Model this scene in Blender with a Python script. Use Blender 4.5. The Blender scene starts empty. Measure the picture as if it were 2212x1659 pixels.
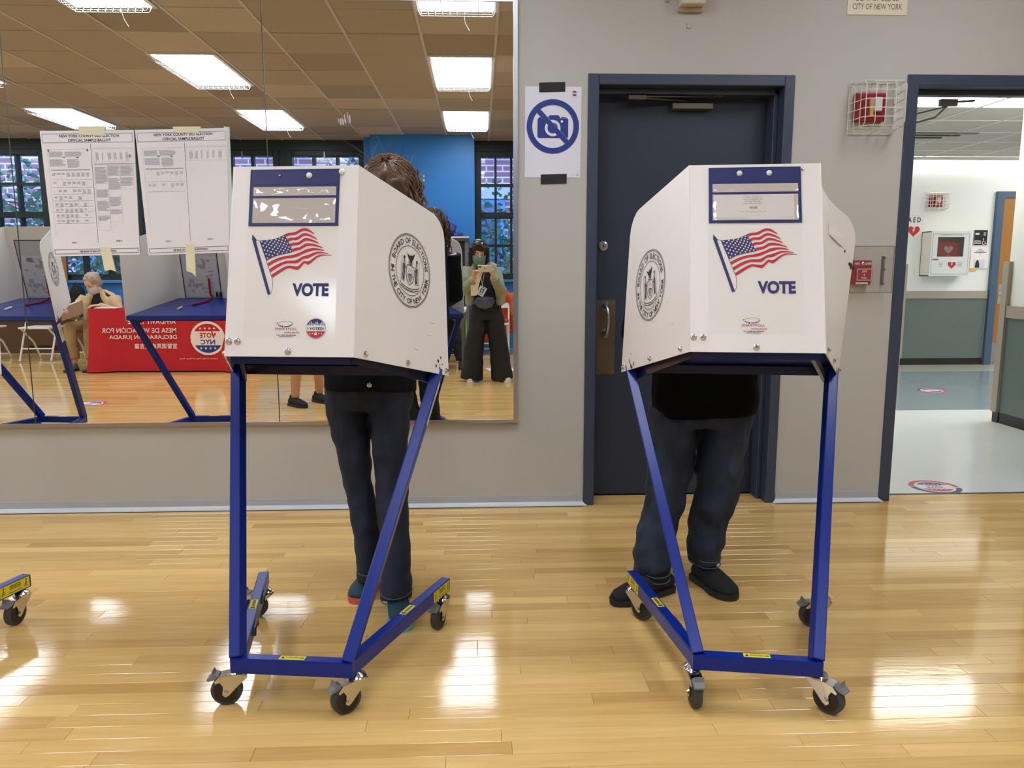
import bpy, bmesh, math, random
from mathutils import Vector as V, Matrix as M, noise
rnd = random.Random(7)
SC = bpy.context.scene
COL = SC.collection
PI = math.pi

# ------------------------------------------------------------------ camera, sky, exposure
CAMZ = 1.2453
F_PX, PITCH, YAW, ROLL = 1690.0, 0.148451, 0.041041, 0.00119
WALLY = 3.98          # front wall plane
MIRY = 3.957          # mirror plane
CEIL = 3.10
fw = V((math.sin(YAW) * math.cos(PITCH), math.cos(YAW) * math.cos(PITCH), -math.sin(PITCH)))
rt0 = V((math.cos(YAW), -math.sin(YAW), 0)); dn0 = fw.cross(rt0)
rt = math.cos(ROLL) * rt0 + math.sin(ROLL) * dn0; dn = math.cos(ROLL) * dn0 - math.sin(ROLL) * rt0
cam = bpy.data.cameras.new('camera'); cam.sensor_width = 36; cam.lens = 36 * F_PX / 2212; cam.clip_start = 0.004; cam.clip_end = 200
camo = bpy.data.objects.new('camera', cam); COL.objects.link(camo)
camo.matrix_world = M(((rt.x, -dn.x, -fw.x, 0), (rt.y, -dn.y, -fw.y, 0), (rt.z, -dn.z, -fw.z, CAMZ), (0, 0, 0, 1)))
SC.camera = camo
SC.view_settings.view_transform = 'Standard'
try: SC.view_settings.look = 'None'
except Exception: pass
SC.view_settings.exposure = 0.35; SC.view_settings.gamma = 1.0; SC.view_settings.use_curve_mapping = False
LAMP = 13.5            # emission of the gym ceiling lamps
HALL_LAMP = 11.5
w = bpy.data.worlds.new('overcast_sky'); SC.world = w; w.use_nodes = True
bg = w.node_tree.nodes['Background']; bg.inputs[0].default_value = (0.42, 0.58, 1.0, 1); bg.inputs[1].default_value = 4.6
try:
    SC.cycles.max_bounces = 10; SC.cycles.glossy_bounces = 6; SC.cycles.transparent_max_bounces = 12
    SC.cycles.caustics_reflective = True; SC.cycles.blur_glossy = 0.3; SC.cycles.caustics_refractive = False
    SC.cycles.sample_clamp_indirect = 6.0
except Exception: pass

# ------------------------------------------------------------------ materials
def lin(c):
    return tuple(((x / 255) / 12.92 if x / 255 <= 0.04045 else ((x / 255 + 0.055) / 1.055) ** 2.4) for x in c)
MATS = {}
def mat(name, rgb, rough=0.5, metal=0.0, var=0.0, scale=20, bump=0.0, bscale=None, spec=0.5, coat=0.0, stretch=(1, 1, 1), emit=0, alpha=None, contrast=0):
    if name in MATS: return MATS[name]
    m = bpy.data.materials.new(name); m.use_nodes = True; nt = m.node_tree; b = nt.nodes['Principled BSDF']
    c = lin(rgb); b.inputs['Base Color'].default_value = (*c, 1); b.inputs['Roughness'].default_value = rough
    b.inputs['Metallic'].default_value = metal; b.inputs['Specular IOR Level'].default_value = spec
    b.inputs['Coat Weight'].default_value = coat; b.inputs['Coat Roughness'].default_value = 0.08
    if emit:
        b.inputs['Emission Color'].default_value = (*c, 1); b.inputs['Emission Strength'].default_value = emit
    if var or bump:
        tc = nt.nodes.new('ShaderNodeTexCoord'); mp = nt.nodes.new('ShaderNodeMapping'); mp.inputs['Scale'].default_value = stretch
        nt.links.new(tc.outputs['Object'], mp.inputs['Vector'])
        n = nt.nodes.new('ShaderNodeTexNoise'); n.inputs['Scale'].default_value = scale; n.inputs['Detail'].default_value = 5
        nt.links.new(mp.outputs[0], n.inputs['Vector'])
        if var:
            mx = nt.nodes.new('ShaderNodeMix'); mx.data_type = 'RGBA'
            mx.inputs['A'].default_value = (*[x * (1 - var) for x in c], 1); mx.inputs['B'].default_value = (*[min(1, x * (1 + var)) for x in c], 1)
            src = n.outputs['Fac']
            if contrast:
                mr = nt.nodes.new('ShaderNodeMapRange'); mr.inputs[1].default_value = .5 - .5 / contrast; mr.inputs[2].default_value = .5 + .5 / contrast; nt.links.new(src, mr.inputs[0]); src = mr.outputs[0]
            nt.links.new(src, mx.inputs['Factor']); nt.links.new(mx.outputs['Result'], b.inputs['Base Color'])
        if bump:
            n2 = n
            if bscale:
                n2 = nt.nodes.new('ShaderNodeTexNoise'); n2.inputs['Scale'].default_value = bscale; n2.inputs['Detail'].default_value = 3
                nt.links.new(mp.outputs[0], n2.inputs['Vector'])
            bp = nt.nodes.new('ShaderNodeBump'); bp.inputs['Strength'].default_value = bump; bp.inputs['Distance'].default_value = 0.01
            nt.links.new(n2.outputs['Fac'], bp.inputs['Height']); nt.links.new(bp.outputs[0], b.inputs['Normal'])
    MATS[name] = m
    return m
def glassy(name, tint, gloss=0.08, rough=0.02):
    if name in MATS: return MATS[name]
    m = bpy.data.materials.new(name); m.use_nodes = True; nt = m.node_tree; nt.nodes.clear()
    o = nt.nodes.new('ShaderNodeOutputMaterial'); t = nt.nodes.new('ShaderNodeBsdfTransparent'); t.inputs[0].default_value = (*lin(tint), 1)
    g = nt.nodes.new('ShaderNodeBsdfGlossy'); g.inputs['Roughness'].default_value = rough; g.inputs[0].default_value = (1, 1, 1, 1)
    mx = nt.nodes.new('ShaderNodeMixShader'); mx.inputs[0].default_value = gloss
    nt.links.new(t.outputs[0], mx.inputs[1]); nt.links.new(g.outputs[0], mx.inputs[2]); nt.links.new(mx.outputs[0], o.inputs[0])
    MATS[name] = m; return m

wall_m = mat("wall_paint", (188, 185, 176), 0.6, var=0.03, scale=3, bump=0.05, bscale=120)
base_m = mat('base_paint', (176, 180, 182), 0.45, var=0.06, scale=8)
shoe_m = mat('cove_white', (206, 212, 214), 0.4, var=0.04, scale=12)
door_m = mat("door_slate", (42, 50, 66), 0.45, var=0.03, scale=6)
frame_m = mat('frame_slate', (58, 67, 86), 0.4, var=0.05, scale=7)
steel_m = mat('brushed_steel', (150, 146, 138), 0.35, 0.9, var=0.12, scale=60, stretch=(1, 1, 12))
bronze_m = mat('worn_plate', (118, 104, 84), 0.4, 0.8, var=0.2, scale=14)
alu_m = mat('satin_aluminium', (190, 190, 190), 0.28, 0.95)
chrome_m = mat('zinc_chrome', (205, 205, 205), 0.18, 1.0, var=0.06, scale=40)
white_m = mat('booth_white', (235, 231, 225), 0.35, var=0.02, scale=5)
blue_m = mat('frame_blue', (10, 40, 132), 0.3, spec=.3, coat=0.0, var=0.06, scale=9)
top_m = mat('tabletop_blue', (20, 56, 150), 0.28, coat=0.3, var=0.04, scale=8)
navy_m = mat('navy_vinyl', (34, 42, 102), 0.4, var=0.06, scale=14)
ink_m = mat('navy_ink', (40, 42, 98), 0.5)
red_m = mat('red_ink', (190, 28, 44), 0.5)
blackink_m = mat('black_ink', (38, 38, 40), 0.6)
grayink_m = mat('grey_ink', (150, 148, 150), 0.6)
paper_m = mat('paper_white', (232, 228, 226), 0.7, var=0.01, scale=3)
clear_m = glassy('clear_vinyl', (250, 249, 247), 0.09, 0.06)
rubber_m = mat('grey_rubber', (62, 62, 62), 0.6, var=0.06, scale=30)
blk_m = mat('black_plastic', (22, 22, 23), 0.4)
grey_m = mat('grey_plastic', (120, 122, 126), 0.45)
yellow_m = mat('warning_yellow', (222, 206, 40), 0.5)
whitemetal_m = mat('white_enamel', (226, 224, 216), 0.35)
tape_m = mat('masking_tape', (226, 219, 184), 0.7, var=0.04, scale=60)
btape_m = mat('black_tape', (36, 37, 37), 0.75, var=0.06, scale=80)
redplastic_m = mat('alarm_red', (150, 16, 28), 0.35)

# ------------------------------------------------------------------ mesh building
TMP = bpy.data.scenes.new('scratch')
def tmp_eval(o):
    TMP.collection.objects.link(o)
    vl = TMP.view_layers[0]; vl.update(); dg = vl.depsgraph
    e = o.evaluated_get(dg); me = bpy.data.meshes.new_from_object(e)
    TMP.collection.objects.unlink(o)
    return me
_tx = {}
def text_geo(s, bold=0.0):
    k = (s, bold)
    if k not in _tx:
        cu = bpy.data.curves.new('t', 'FONT'); cu.body = s; cu.resolution_u = 5 if bold > .04 else 2; cu.offset = bold
        o = bpy.data.objects.new('t', cu); me = tmp_eval(o)
        vs = [(v.co.x, v.co.y) for v in me.vertices]; fs = [tuple(p.vertices) for p in me.polygons]
        bpy.data.objects.remove(o); bpy.data.curves.remove(cu); bpy.data.meshes.remove(me)
        if not vs: vs = [(0, 0), (.3, 0), (.3, .01)]; fs = []
        xs = [v[0] for v in vs]; ys = [v[1] for v in vs]
        _tx[k] = (vs, fs, min(xs), max(xs), min(ys), max(ys))
    return _tx[k]
def frame(O, U, W):
    O, U, W = V(O), V(U).normalized(), V(W).normalized(); N = U.cross(W)
    return lambda x, y, o=0.0: O + U * x + W * y + N * o
def quadframe(tl, tr, br, bl, n):
    tl, tr, br, bl, n = V(tl), V(tr), V(br), V(bl), V(n)
    return lambda x, y, o=0.0: (tl * (1 - x) + tr * x) * (1 - y) + (bl * (1 - x) + br * x) * y + n * o

class MB:
    def __init__(s): s.v = []; s.f = []; s.m = []
    def add(s, vs, fs, mi=0):
        b = len(s.v); s.v += [V(p) for p in vs]
        for f in fs: s.f.append(tuple(b + i for i in f)); s.m.append(mi)
        return s
    def box(s, lo, hi, mi=0):
        x0, y0, z0 = lo; x1, y1, z1 = hi
        return s.add([(x0, y0, z0), (x1, y0, z0), (x1, y1, z0), (x0, y1, z0), (x0, y0, z1), (x1, y0, z1), (x1, y1, z1), (x0, y1, z1)],
              [(3, 2, 1, 0), (4, 5, 6, 7), (0, 1, 5, 4), (1, 2, 6, 5), (2, 3, 7, 6), (3, 0, 4, 7)], mi)
    def obox(s, F, x0, x1, y0, y1, o0, o1, mi=0):
        p = [F(x, y, o) for o in (o0, o1) for (x, y) in ((x0, y0), (x1, y0), (x1, y1), (x0, y1))]
        return s.add(p, [(3, 2, 1, 0), (4, 5, 6, 7), (0, 1, 5, 4), (1, 2, 6, 5), (2, 3, 7, 6), (3, 0, 4, 7)], mi)
    def bar(s, a, b, w_, h_, up=(0, 0, 1), mi=0):
        a, b = V(a), V(b); t = (b - a).normalized(); u = V(up); sd = t.cross(u).normalized(); u = sd.cross(t).normalized()
        r = []
        for p in (a, b):
            for (i, j) in ((-1, -1), (1, -1), (1, 1), (-1, 1)): r.append(p + sd * (i * w_ / 2) + u * (j * h_ / 2))
        return s.add(r, [(3, 2, 1, 0), (4, 5, 6, 7), (0, 1, 5, 4), (1, 2, 6, 5), (2, 3, 7, 6), (3, 0, 4, 7)], mi)
    def tube(s, pts, r, n=8, mi=0, cap=True):
        pts = [V(p) for p in pts]; rs = r if isinstance(r, (list, tuple)) else [r] * len(pts); b = len(s.v); ref = None; rings = []
        for i, p in enumerate(pts):
            t = (pts[min(i + 1, len(pts) - 1)] - pts[max(i - 1, 0)]).normalized()
            if ref is None: ref = t.cross(V((0, 0, 1)) if abs(t.z) < .9 else V((1, 0, 0))).normalized()
            u = (ref - t * ref.dot(t)).normalized(); ref = u; w_ = t.cross(u)
            rings.append([p + (u * math.cos(2 * PI * k / n) + w_ * math.sin(2 * PI * k / n)) * rs[i] for k in range(n)])
        vs = [q for g in rings for q in g]; fs = []
        for i in range(len(pts) - 1):
            for k in range(n): fs.append((i * n + k, i * n + (k + 1) % n, (i + 1) * n + (k + 1) % n, (i + 1) * n + k))
        if cap: fs += [tuple(range(n - 1, -1, -1)), tuple((len(pts) - 1) * n + k for k in range(n))]
        return s.add(vs, fs, mi)
    def lathe(s, F, prof, n=20, mi=0):            # prof: (radius, offset along N)
        vs = [F(r * math.cos(2 * PI * k / n), r * math.sin(2 * PI * k / n), o) for r, o in prof for k in range(n)]; fs = []
        for i in range(len(prof) - 1):
            for k in range(n): fs.append((i * n + k, i * n + (k + 1) % n, (i + 1) * n + (k + 1) % n, (i + 1) * n + k))
        fs += [tuple(range(n - 1, -1, -1)), tuple((len(prof) - 1) * n + k for k in range(n))]
        return s.add(vs, fs, mi)
    def poly(s, F, pts, mi=0, o=0.0): return s.add([F(x, y, o) for x, y in pts], [tuple(range(len(pts)))], mi)
    def rect(s, F, x0, y0, x1, y1, mi=0, o=0.0): return s.poly(F, [(x0, y0), (x1, y0), (x1, y1), (x0, y1)], mi, o)
    def rectline(s, F, x0, y0, x1, y1, t, mi=0, o=0.0):
        s.rect(F, x0, y0, x1, y0 + t, mi, o); s.rect(F, x0, y1 - t, x1, y1, mi, o); s.rect(F, x0, y0 + t, x0 + t, y1 - t, mi, o); return s.rect(F, x1 - t, y0 + t, x1, y1 - t, mi, o)
    def disc(s, F, cx, cy, r, mi=0, o=0.0, n=24, a0=0, a1=2 * PI, ry=None):
        ry = ry or r; full = abs(a1 - a0 - 2 * PI) < 1e-6; k = n if full else n + 1
        return s.poly(F, [(cx + r * math.cos(a0 + (a1 - a0) * i / n), cy + ry * math.sin(a0 + (a1 - a0) * i / n)) for i in range(k)], mi, o)
    def ring(s, F, cx, cy, r0, r1, mi=0, o=0.0, n=36, a0=0, a1=2 * PI):
        vs = []; fs = []
        for i in range(n + 1):
            a = a0 + (a1 - a0) * i / n
            vs += [F(cx + r0 * math.cos(a), cy + r0 * math.sin(a), o), F(cx + r1 * math.cos(a), cy + r1 * math.sin(a), o)]
            if i < n: fs.append((2 * i, 2 * i + 1, 2 * i + 3, 2 * i + 2))
        return s.add(vs, fs, mi)
    def line(s, F, pts, t, mi=0, o=0.0):
        vs = []; fs = []
        for i, (x, y) in enumerate(pts):
            a = pts[max(i - 1, 0)]; b = pts[min(i + 1, len(pts) - 1)]; dx, dy = b[0] - a[0], b[1] - a[1]; l = math.hypot(dx, dy) or 1
            tt = t[i] if isinstance(t, (list, tuple)) else t; nx, ny = -dy / l * tt / 2, dx / l * tt / 2
            vs += [F(x + nx, y + ny, o), F(x - nx, y - ny, o)]
            if i: fs.append((2 * i - 2, 2 * i - 1, 2 * i + 1, 2 * i))
        return s.add(vs, fs, mi)
    def star(s, F, cx, cy, r, mi=0, o=0.0):
        return s.poly(F, [(cx + (r if k % 2 == 0 else r * .4) * math.sin(k * PI / 5), cy + (r if k % 2 == 0 else r * .4) * math.cos(k * PI / 5)) for k in range(10)], mi, o)
    def text(s, F, st, cx, cy, h=None, w_=None, mi=0, o=0.0, bold=0.0, down=False, rot=0.0):
        vs, fs, x0, x1, y0, y1 = text_geo(st, bold)
        sy = (h / (y1 - y0)) if h else (w_ / (x1 - x0)); sx = (w_ / (x1 - x0)) if w_ else sy
        c, q = math.cos(rot), math.sin(rot); out = []
        for x, y in vs:
            X = (x - (x0 + x1) / 2) * sx; Y = (y - (y0 + y1) / 2) * sy; X, Y = c * X - q * Y, q * X + c * Y
            out.append(F(cx + X, cy + (-Y if down else Y), o))
        return s.add(out, fs, mi)
    def arctext(s, F, st, cx, cy, r, h, a_mid, span, mi=0, o=0.0, bold=0.0, outward=True):
        wd = [max(text_geo(c, bold)[3] - text_geo(c, bold)[2], .12) + .16 if c != ' ' else .42 for c in st]; tot = sum(wd); acc = 0
        for c, wc in zip(st, wd):
            t = (acc + wc / 2) / tot - .5; acc += wc
            if c == ' ': continue
            a = a_mid - t * span if outward else a_mid + t * span
            vs, fs, x0, x1, y0, y1 = text_geo(c, bold); sc = h / .73; rot = a - PI / 2 if outward else a + PI / 2
            out = []
            for x, y in vs:
                X = (x - (x0 + x1) / 2) * sc; Y = (y - .36) * sc; X, Y = math.cos(rot) * X - math.sin(rot) * Y, math.sin(rot) * X + math.cos(rot) * Y
                out.append(F(cx + r * math.cos(a) + X, cy + r * math.sin(a) + Y, o))
            s.add(out, fs, mi)
        return s
    def build(s, name, mats, parent=None, world=False, smooth=False, bevel=0.0, seg=2, props=None):
        me = bpy.data.meshes.new(name); vs = s.v
        if world and parent is not None:
            inv = root_matrix(parent).inverted(); vs = [inv @ p for p in vs]
        me.from_pydata([tuple(p) for p in vs], [], s.f)
        mats = mats if isinstance(mats, (list, tuple)) else [mats]
        for q in mats: me.materials.append(q)
        me.polygons.foreach_set('material_index', s.m)
        me.update()
        if bevel:
            bm = bmesh.new(); bm.from_mesh(me); bmesh.ops.recalc_face_normals(bm, faces=bm.faces)
            ed = [e for e in bm.edges if len(e.link_faces) == 2 and e.calc_face_angle(0) > .6]
            bmesh.ops.bevel(bm, geom=ed, offset=bevel, segments=seg, affect='EDGES', profile=.6); bm.to_mesh(me); bm.free()
        if smooth:
            me.polygons.foreach_set('use_smooth', [True] * len(me.polygons))
            try: me.set_sharp_from_angle(angle=math.radians(42))
            except Exception: pass
        o = bpy.data.objects.new(name, me); COL.objects.link(o)
        if parent is not None: o.parent = parent
        if props:
            for k, q in props.items(): o[k] = q
        return o
_RM = {}
def root_matrix(o):
    m = M.Identity(4)
    while o is not None: m = o.matrix_basis @ m; o = o.parent
    return m
def thing(name, label, cat, loc=(0, 0, 0), rz=0.0, group=None):
    o = bpy.data.objects.new(name, None); COL.objects.link(o); o.location = loc; o.rotation_euler = (0, 0, rz); o.empty_display_size = .05
    o['label'] = label; o['category'] = cat
    if group: o['group'] = group
    return o
def tag(o, label, cat, group=None):
    o['label'] = label; o['category'] = cat
    if group: o['group'] = group
    return o
def struct(o): o['kind'] = 'structure'; return o
def sempty(name, loc=(0, 0, 0)):
    o = bpy.data.objects.new(name, None); COL.objects.link(o); o.location = loc; o['kind'] = 'structure'; return o
KIDS = {}
def copy_tree(o, parent=None):
    c = o.copy(); COL.objects.link(c); c.parent = parent
    for ch in [q for q in bpy.data.objects if q.parent is o]: copy_tree(ch, c)
    return c
def remeshed(name, mb, material, parent, voxel=.01, smooth_it=4, amp=0.0, freq=8.0, world=True, floor=None, extra=None):
    """one continuous surface from overlapping closed lofts"""
    me = bpy.data.meshes.new(name)
    me.from_pydata([tuple(p) for p in mb.v], [], mb.f); me.update()
    o = bpy.data.objects.new(name, me)
    r = o.modifiers.new('r', 'REMESH'); r.mode = 'VOXEL'; r.voxel_size = voxel
    if smooth_it:
        q = o.modifiers.new('s', 'SMOOTH'); q.factor = .5; q.iterations = smooth_it
    res = tmp_eval(o); bpy.data.objects.remove(o)
    res.name = name
    inv = root_matrix(parent).inverted() if (parent is not None and world) else M.Identity(4)
    if amp:
        nr = [v.normal.copy() for v in res.vertices]
        for v, n in zip(res.vertices, nr):
            c = v.co; d = noise.noise(V((c.x * freq, c.y * freq, c.z * freq * 1.6))) + .5 * noise.noise(c * freq * 2.3)
            v.co = c + n * (d * amp)
    for v in res.vertices:
        if floor is not None and v.co.z < floor: v.co.z = floor
        v.co = inv @ v.co
    res.materials.clear(); res.materials.append(material)
    res.polygons.foreach_set('use_smooth', [True] * len(res.polygons)); res.update()
    ob = bpy.data.objects.new(name, res); COL.objects.link(ob); ob.parent = parent
    return ob

# ------------------------------------------------------------------ THE SETTING
XL, XR, YB, YF = -8.0, 4.4, -4.15, WALLY
# wood floor of single maple strips
def floor_mat():
    m = bpy.data.materials.new('maple_varnish'); m.use_nodes = True; nt = m.node_tree; b = nt.nodes['Principled BSDF']; L = nt.links
    at = nt.nodes.new('ShaderNodeAttribute'); at.attribute_name = 'tone'
    tc = nt.nodes.new('ShaderNodeTexCoord'); mp = nt.nodes.new('ShaderNodeMapping'); mp.inputs['Scale'].default_value = (1.4, 22, 1)
    L.new(tc.outputs['Object'], mp.inputs[0])
    n = nt.nodes.new('ShaderNodeTexNoise'); n.noise_dimensions = '4D'; n.inputs['Scale'].default_value = 2.6; n.inputs['Detail'].default_value = 6
    mw = nt.nodes.new('ShaderNodeMath'); mw.operation = 'MULTIPLY'; mw.inputs[1].default_value = 37; L.new(at.outputs['Fac'], mw.inputs[0])
    L.new(mp.outputs[0], n.inputs['Vector']); L.new(mw.outputs[0], n.inputs['W'])
    r = nt.nodes.new('ShaderNodeValToRGB'); r.color_ramp.elements[0].color = (*lin((186, 142, 80)), 1); r.color_ramp.elements[1].color = (*lin((236, 199, 127)), 1)
    r.color_ramp.elements[0].position = 0.05; r.color_ramp.elements[1].position = 0.85
    a = nt.nodes.new('ShaderNodeMath'); a.operation = 'MULTIPLY_ADD'; a.inputs[1].default_value = .55; L.new(n.outputs['Fac'], a.inputs[0])
    a2 = nt.nodes.new('ShaderNodeMath'); a2.operation = 'MULTIPLY'; a2.inputs[1].default_value = .55; L.new(at.outputs['Fac'], a2.inputs[0]); L.new(a2.outputs[0], a.inputs[2])
    L.new(a.outputs[0], r.inputs[0]); L.new(r.outputs[0], b.inputs['Base Color'])
    b.inputs['Roughness'].default_value = .075; b.inputs['Specular IOR Level'].default_value = .5
    n2 = nt.nodes.new('ShaderNodeTexNoise'); n2.inputs['Scale'].default_value = 20; n2.inputs['Detail'].default_value = 6; n2.inputs['Roughness'].default_value = .62; mp2 = nt.nodes.new('ShaderNodeMapping'); mp2.inputs['Scale'].default_value = (1, 2.6, 1); L.new(tc.outputs['Object'], mp2.inputs[0]); L.new(mp2.outputs[0], n2.inputs[0])
    bp = nt.nodes.new('ShaderNodeBump'); bp.inputs['Strength'].default_value = .05; bp.inputs['Distance'].default_value = .004; L.new(n2.outputs['Fac'], bp.inputs['Height']); L.new(bp.outputs[0], b.inputs['Normal'])
    return m
maple = floor_mat()
floor = struct(MB().box((XL, YB, -.06), (XR, 4.15, -.012)).build('floor', mat('subfloor', (60, 40, 22), .8)))
PW = 0.0572
planks = []
y = YB; row = 0
while y < 4.15:
    y1 = min(y + PW, 4.15); x = XL - rnd.random() * .6
    lim = XR if y < WALLY - .04 else None
    while x < XR:
        ln = rnd.choice((.42, .55, .7, .85, 1.0, 1.2)) * (.9 + .2 * rnd.random()); x1 = x + ln
        a, b_ = max(x, XL), min(x1, XR)
        if b_ - a > .02:
            planks.append((a, b_, y, y1, min(1, max(0, rnd.gauss(.5, .24)))))
        x = x1
    y += PW
def in_view(p):
    c = V(((p[0] + p[1]) / 2, (p[2] + p[3]) / 2, -CAMZ)); d = c.dot(fw)
    if d < .5: return 9e9
    u = abs(c.dot(rt) / d * F_PX); v_ = c.dot(dn) / d * F_PX
    return d if (u < 1106 + 250 and v_ < 850) else 9e9
planks.sort(key=in_view)
def plank_geo(mb, p, tl):
    g = .0005; x0, x1, y0, y1, t = p; c = .0008; z0 = -.012
    x0 += g * .7; x1 -= g * .7; y0 += g; y1 -= g
    dz = rnd.uniform(-.00035, .00035); ds = rnd.uniform(-.0001, .0001)
    vs = [(x0, y0, z0), (x1, y0, z0), (x1, y1, z0), (x0, y1, z0), (x0, y0, -c), (x1, y0, -c), (x1, y1, -c), (x0, y1, -c),
          (x0 + c, y0 + c, dz * .3), (x1 - c, y0 + c, dz * .3 + ds), (x1 - c, y1 - c, -dz * .3 + ds), (x0 + c, y1 - c, -dz * .3)]
    mb.add(vs, [(0, 1, 5, 4), (1, 2, 6, 5), (2, 3, 7, 6), (3, 0, 4, 7), (4, 5, 9, 8), (5, 6, 10, 9), (6, 7, 11, 10), (7, 4, 8, 11), (8, 9, 10, 11)])
    tl += [t] * 9
def add_tone(o, tl):
    at = o.data.attributes.new('tone', 'FLOAT', 'FACE'); at.data.foreach_set('value', tl)
for p in planks[:295]:
    mb = MB(); tl = []; plank_geo(mb, p, tl); add_tone(mb.build('floor_plank', maple, floor), tl)
mb = MB(); tl = []
for p in planks[295:]: plank_geo(mb, p, tl)
o = mb.build('far_floor_planks', maple, floor, props={'kind': 'stuff'}); add_tone(o, tl)

# front wall with its two openings
mb = MB()
mb.box((XL, WALLY, 0), (.55, 4.12, CEIL + .05)); mb.box((.55, WALLY, 2.165), (1.55, 4.12, CEIL + .05))
mb.box((1.55, WALLY, 0), (2.14, 4.12, CEIL + .05)); mb.box((2.14, WALLY, 2.175), (3.15, 4.12, CEIL + .05)); mb.box((3.15, WALLY, 0), (XR, 4.12, CEIL + .05))
struct(mb.build('wall_front', wall_m))
def baseboard(name, x0, x1, mit0, mit1):
    o = struct(MB().box((x0, WALLY - .006, 0.0), (x1, WALLY, .055)).build(name, base_m))
    pr_ = MB(); vs = []
    for x, e in ((x0, -mit0), (x1, mit1)):
        vs += [(x, WALLY - .006, .003), (x, WALLY - .006, .022), (x + e * .5, WALLY - .016, .012), (x + e, WALLY - .026, .0065), (x + e, WALLY - .026, .003)]
    pr_.add(vs, [(0, 1, 6, 5), (1, 2, 7, 6), (2, 3, 8, 7), (3, 4, 9, 8), (4, 0, 5, 9), (4, 3, 2, 1, 0), (5, 6, 7, 8, 9)]); pr_.build('cove_lip', shoe_m, o)
    MB().box((x0, WALLY - .027, 0), (x1, WALLY - .004, .003)).build('painted_shadow', blk_m, o)  # solid black strip painting the shade under the cove lip
    return o
baseboard('baseboard_front_left', XL, .535, 0, .022); baseboard('baseboard_front_middle', 1.567, 2.125, .022, .022); baseboard('baseboard_front_right', 3.165, XR, .022, 0)
struct(MB().box((XL - .15, YB - .3, 0), (XL, 4.12, CEIL + .05)).build('wall_left', wall_m))
struct(MB().box((XR, YB - .3, 0), (XR + .15, 4.12, CEIL + .05)).build('wall_right', wall_m))

# ceiling: tan two-foot tiles with grid runners
tile_m = mat('ceiling_tile', (196, 176, 150), .9, var=.07, scale=14, bump=.25, bscale=90, stretch=(1, 5, 1))
ceiling = struct(MB().box((XL, YB, CEIL + .03), (XR, WALLY, CEIL + .08)).build('ceiling', mat('plenum', (90, 84, 78), .9)))
GX, GY, TS, TSY = .15, .01, .607, .61
LX = [-7.48, -5.05, -2.6, -.15, 2.28]; LY = [2.45, .005, -2.44]
def lit(cx, cy): return any(abs(cx - a) < .33 and abs(cy - b) < .6 for a in LX for b in LY)
tile_tints = [mat('ceiling_tile_%s' % k, c, .9, var=.07, scale=14, bump=.25, bscale=90, stretch=(1, 5, 1)) for k, c in (('plain', (178, 166, 150)), ('pale', (194, 182, 164)), ('dull', (164, 153, 138)))]
tmesh = {}
for i in range(-14, 8):
    for j in range(-8, 8):
        x0, x1 = GX + i * TS, GX + (i + 1) * TS; y0, y1 = GY + j * TSY, GY + (j + 1) * TSY
        x0, x1, y0, y1 = max(x0, XL), min(x1, XR), max(y0, YB), min(y1, WALLY)
        if x1 - x0 < .03 or y1 - y0 < .03 or lit((x0 + x1) / 2, (y0 + y1) / 2): continue
        if x0 > -.1 and y1 > 2.4 and i > 2: pass
        k = rnd.choice((0, 0, 0, 1, 2)); w_, d_ = round(x1 - x0, 3), round(y1 - y0, 3); key = (k, w_, d_)
        o = None
        if key not in tmesh:
            g = .004; h = .012
            q = MB().add([(-w_ / 2 + g, -d_ / 2 + g, 0), (w_ / 2 - g, -d_ / 2 + g, 0), (w_ / 2 - g, d_ / 2 - g, 0), (-w_ / 2 + g, d_ / 2 - g, 0), (-w_ / 2 + .001, -d_ / 2 + .001, h), (w_ / 2 - .001, -d_ / 2 + .001, h), (w_ / 2 - .001, d_ / 2 - .001, h), (-w_ / 2 + .001, d_ / 2 - .001, h)],
                [(3, 2, 1, 0), (0, 1, 5, 4), (1, 2, 6, 5), (2, 3, 7, 6), (3, 0, 4, 7), (4, 5, 6, 7)])
            o = q.build('ceiling_tile', tile_tints[k], ceiling); tmesh[key] = o.data
        else:
            o = bpy.data.objects.new('ceiling_tile', tmesh[key]); COL.objects.link(o); o.parent = ceiling
        o.location = ((x0 + x1) / 2, (y0 + y1) / 2, CEIL + rnd.uniform(0, .004)); o.rotation_euler = (rnd.gauss(0, .004), rnd.gauss(0, .003), 0)
for i in range(-13, 8):
    x = GX + i * TS
    if XL < x < XR: MB().box((x - .011, YB, CEIL - .003), (x + .011, WALLY, CEIL + .002)).build('ceiling_runner', mat('grid_runner', (205, 202, 204), .6), ceiling)

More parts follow.
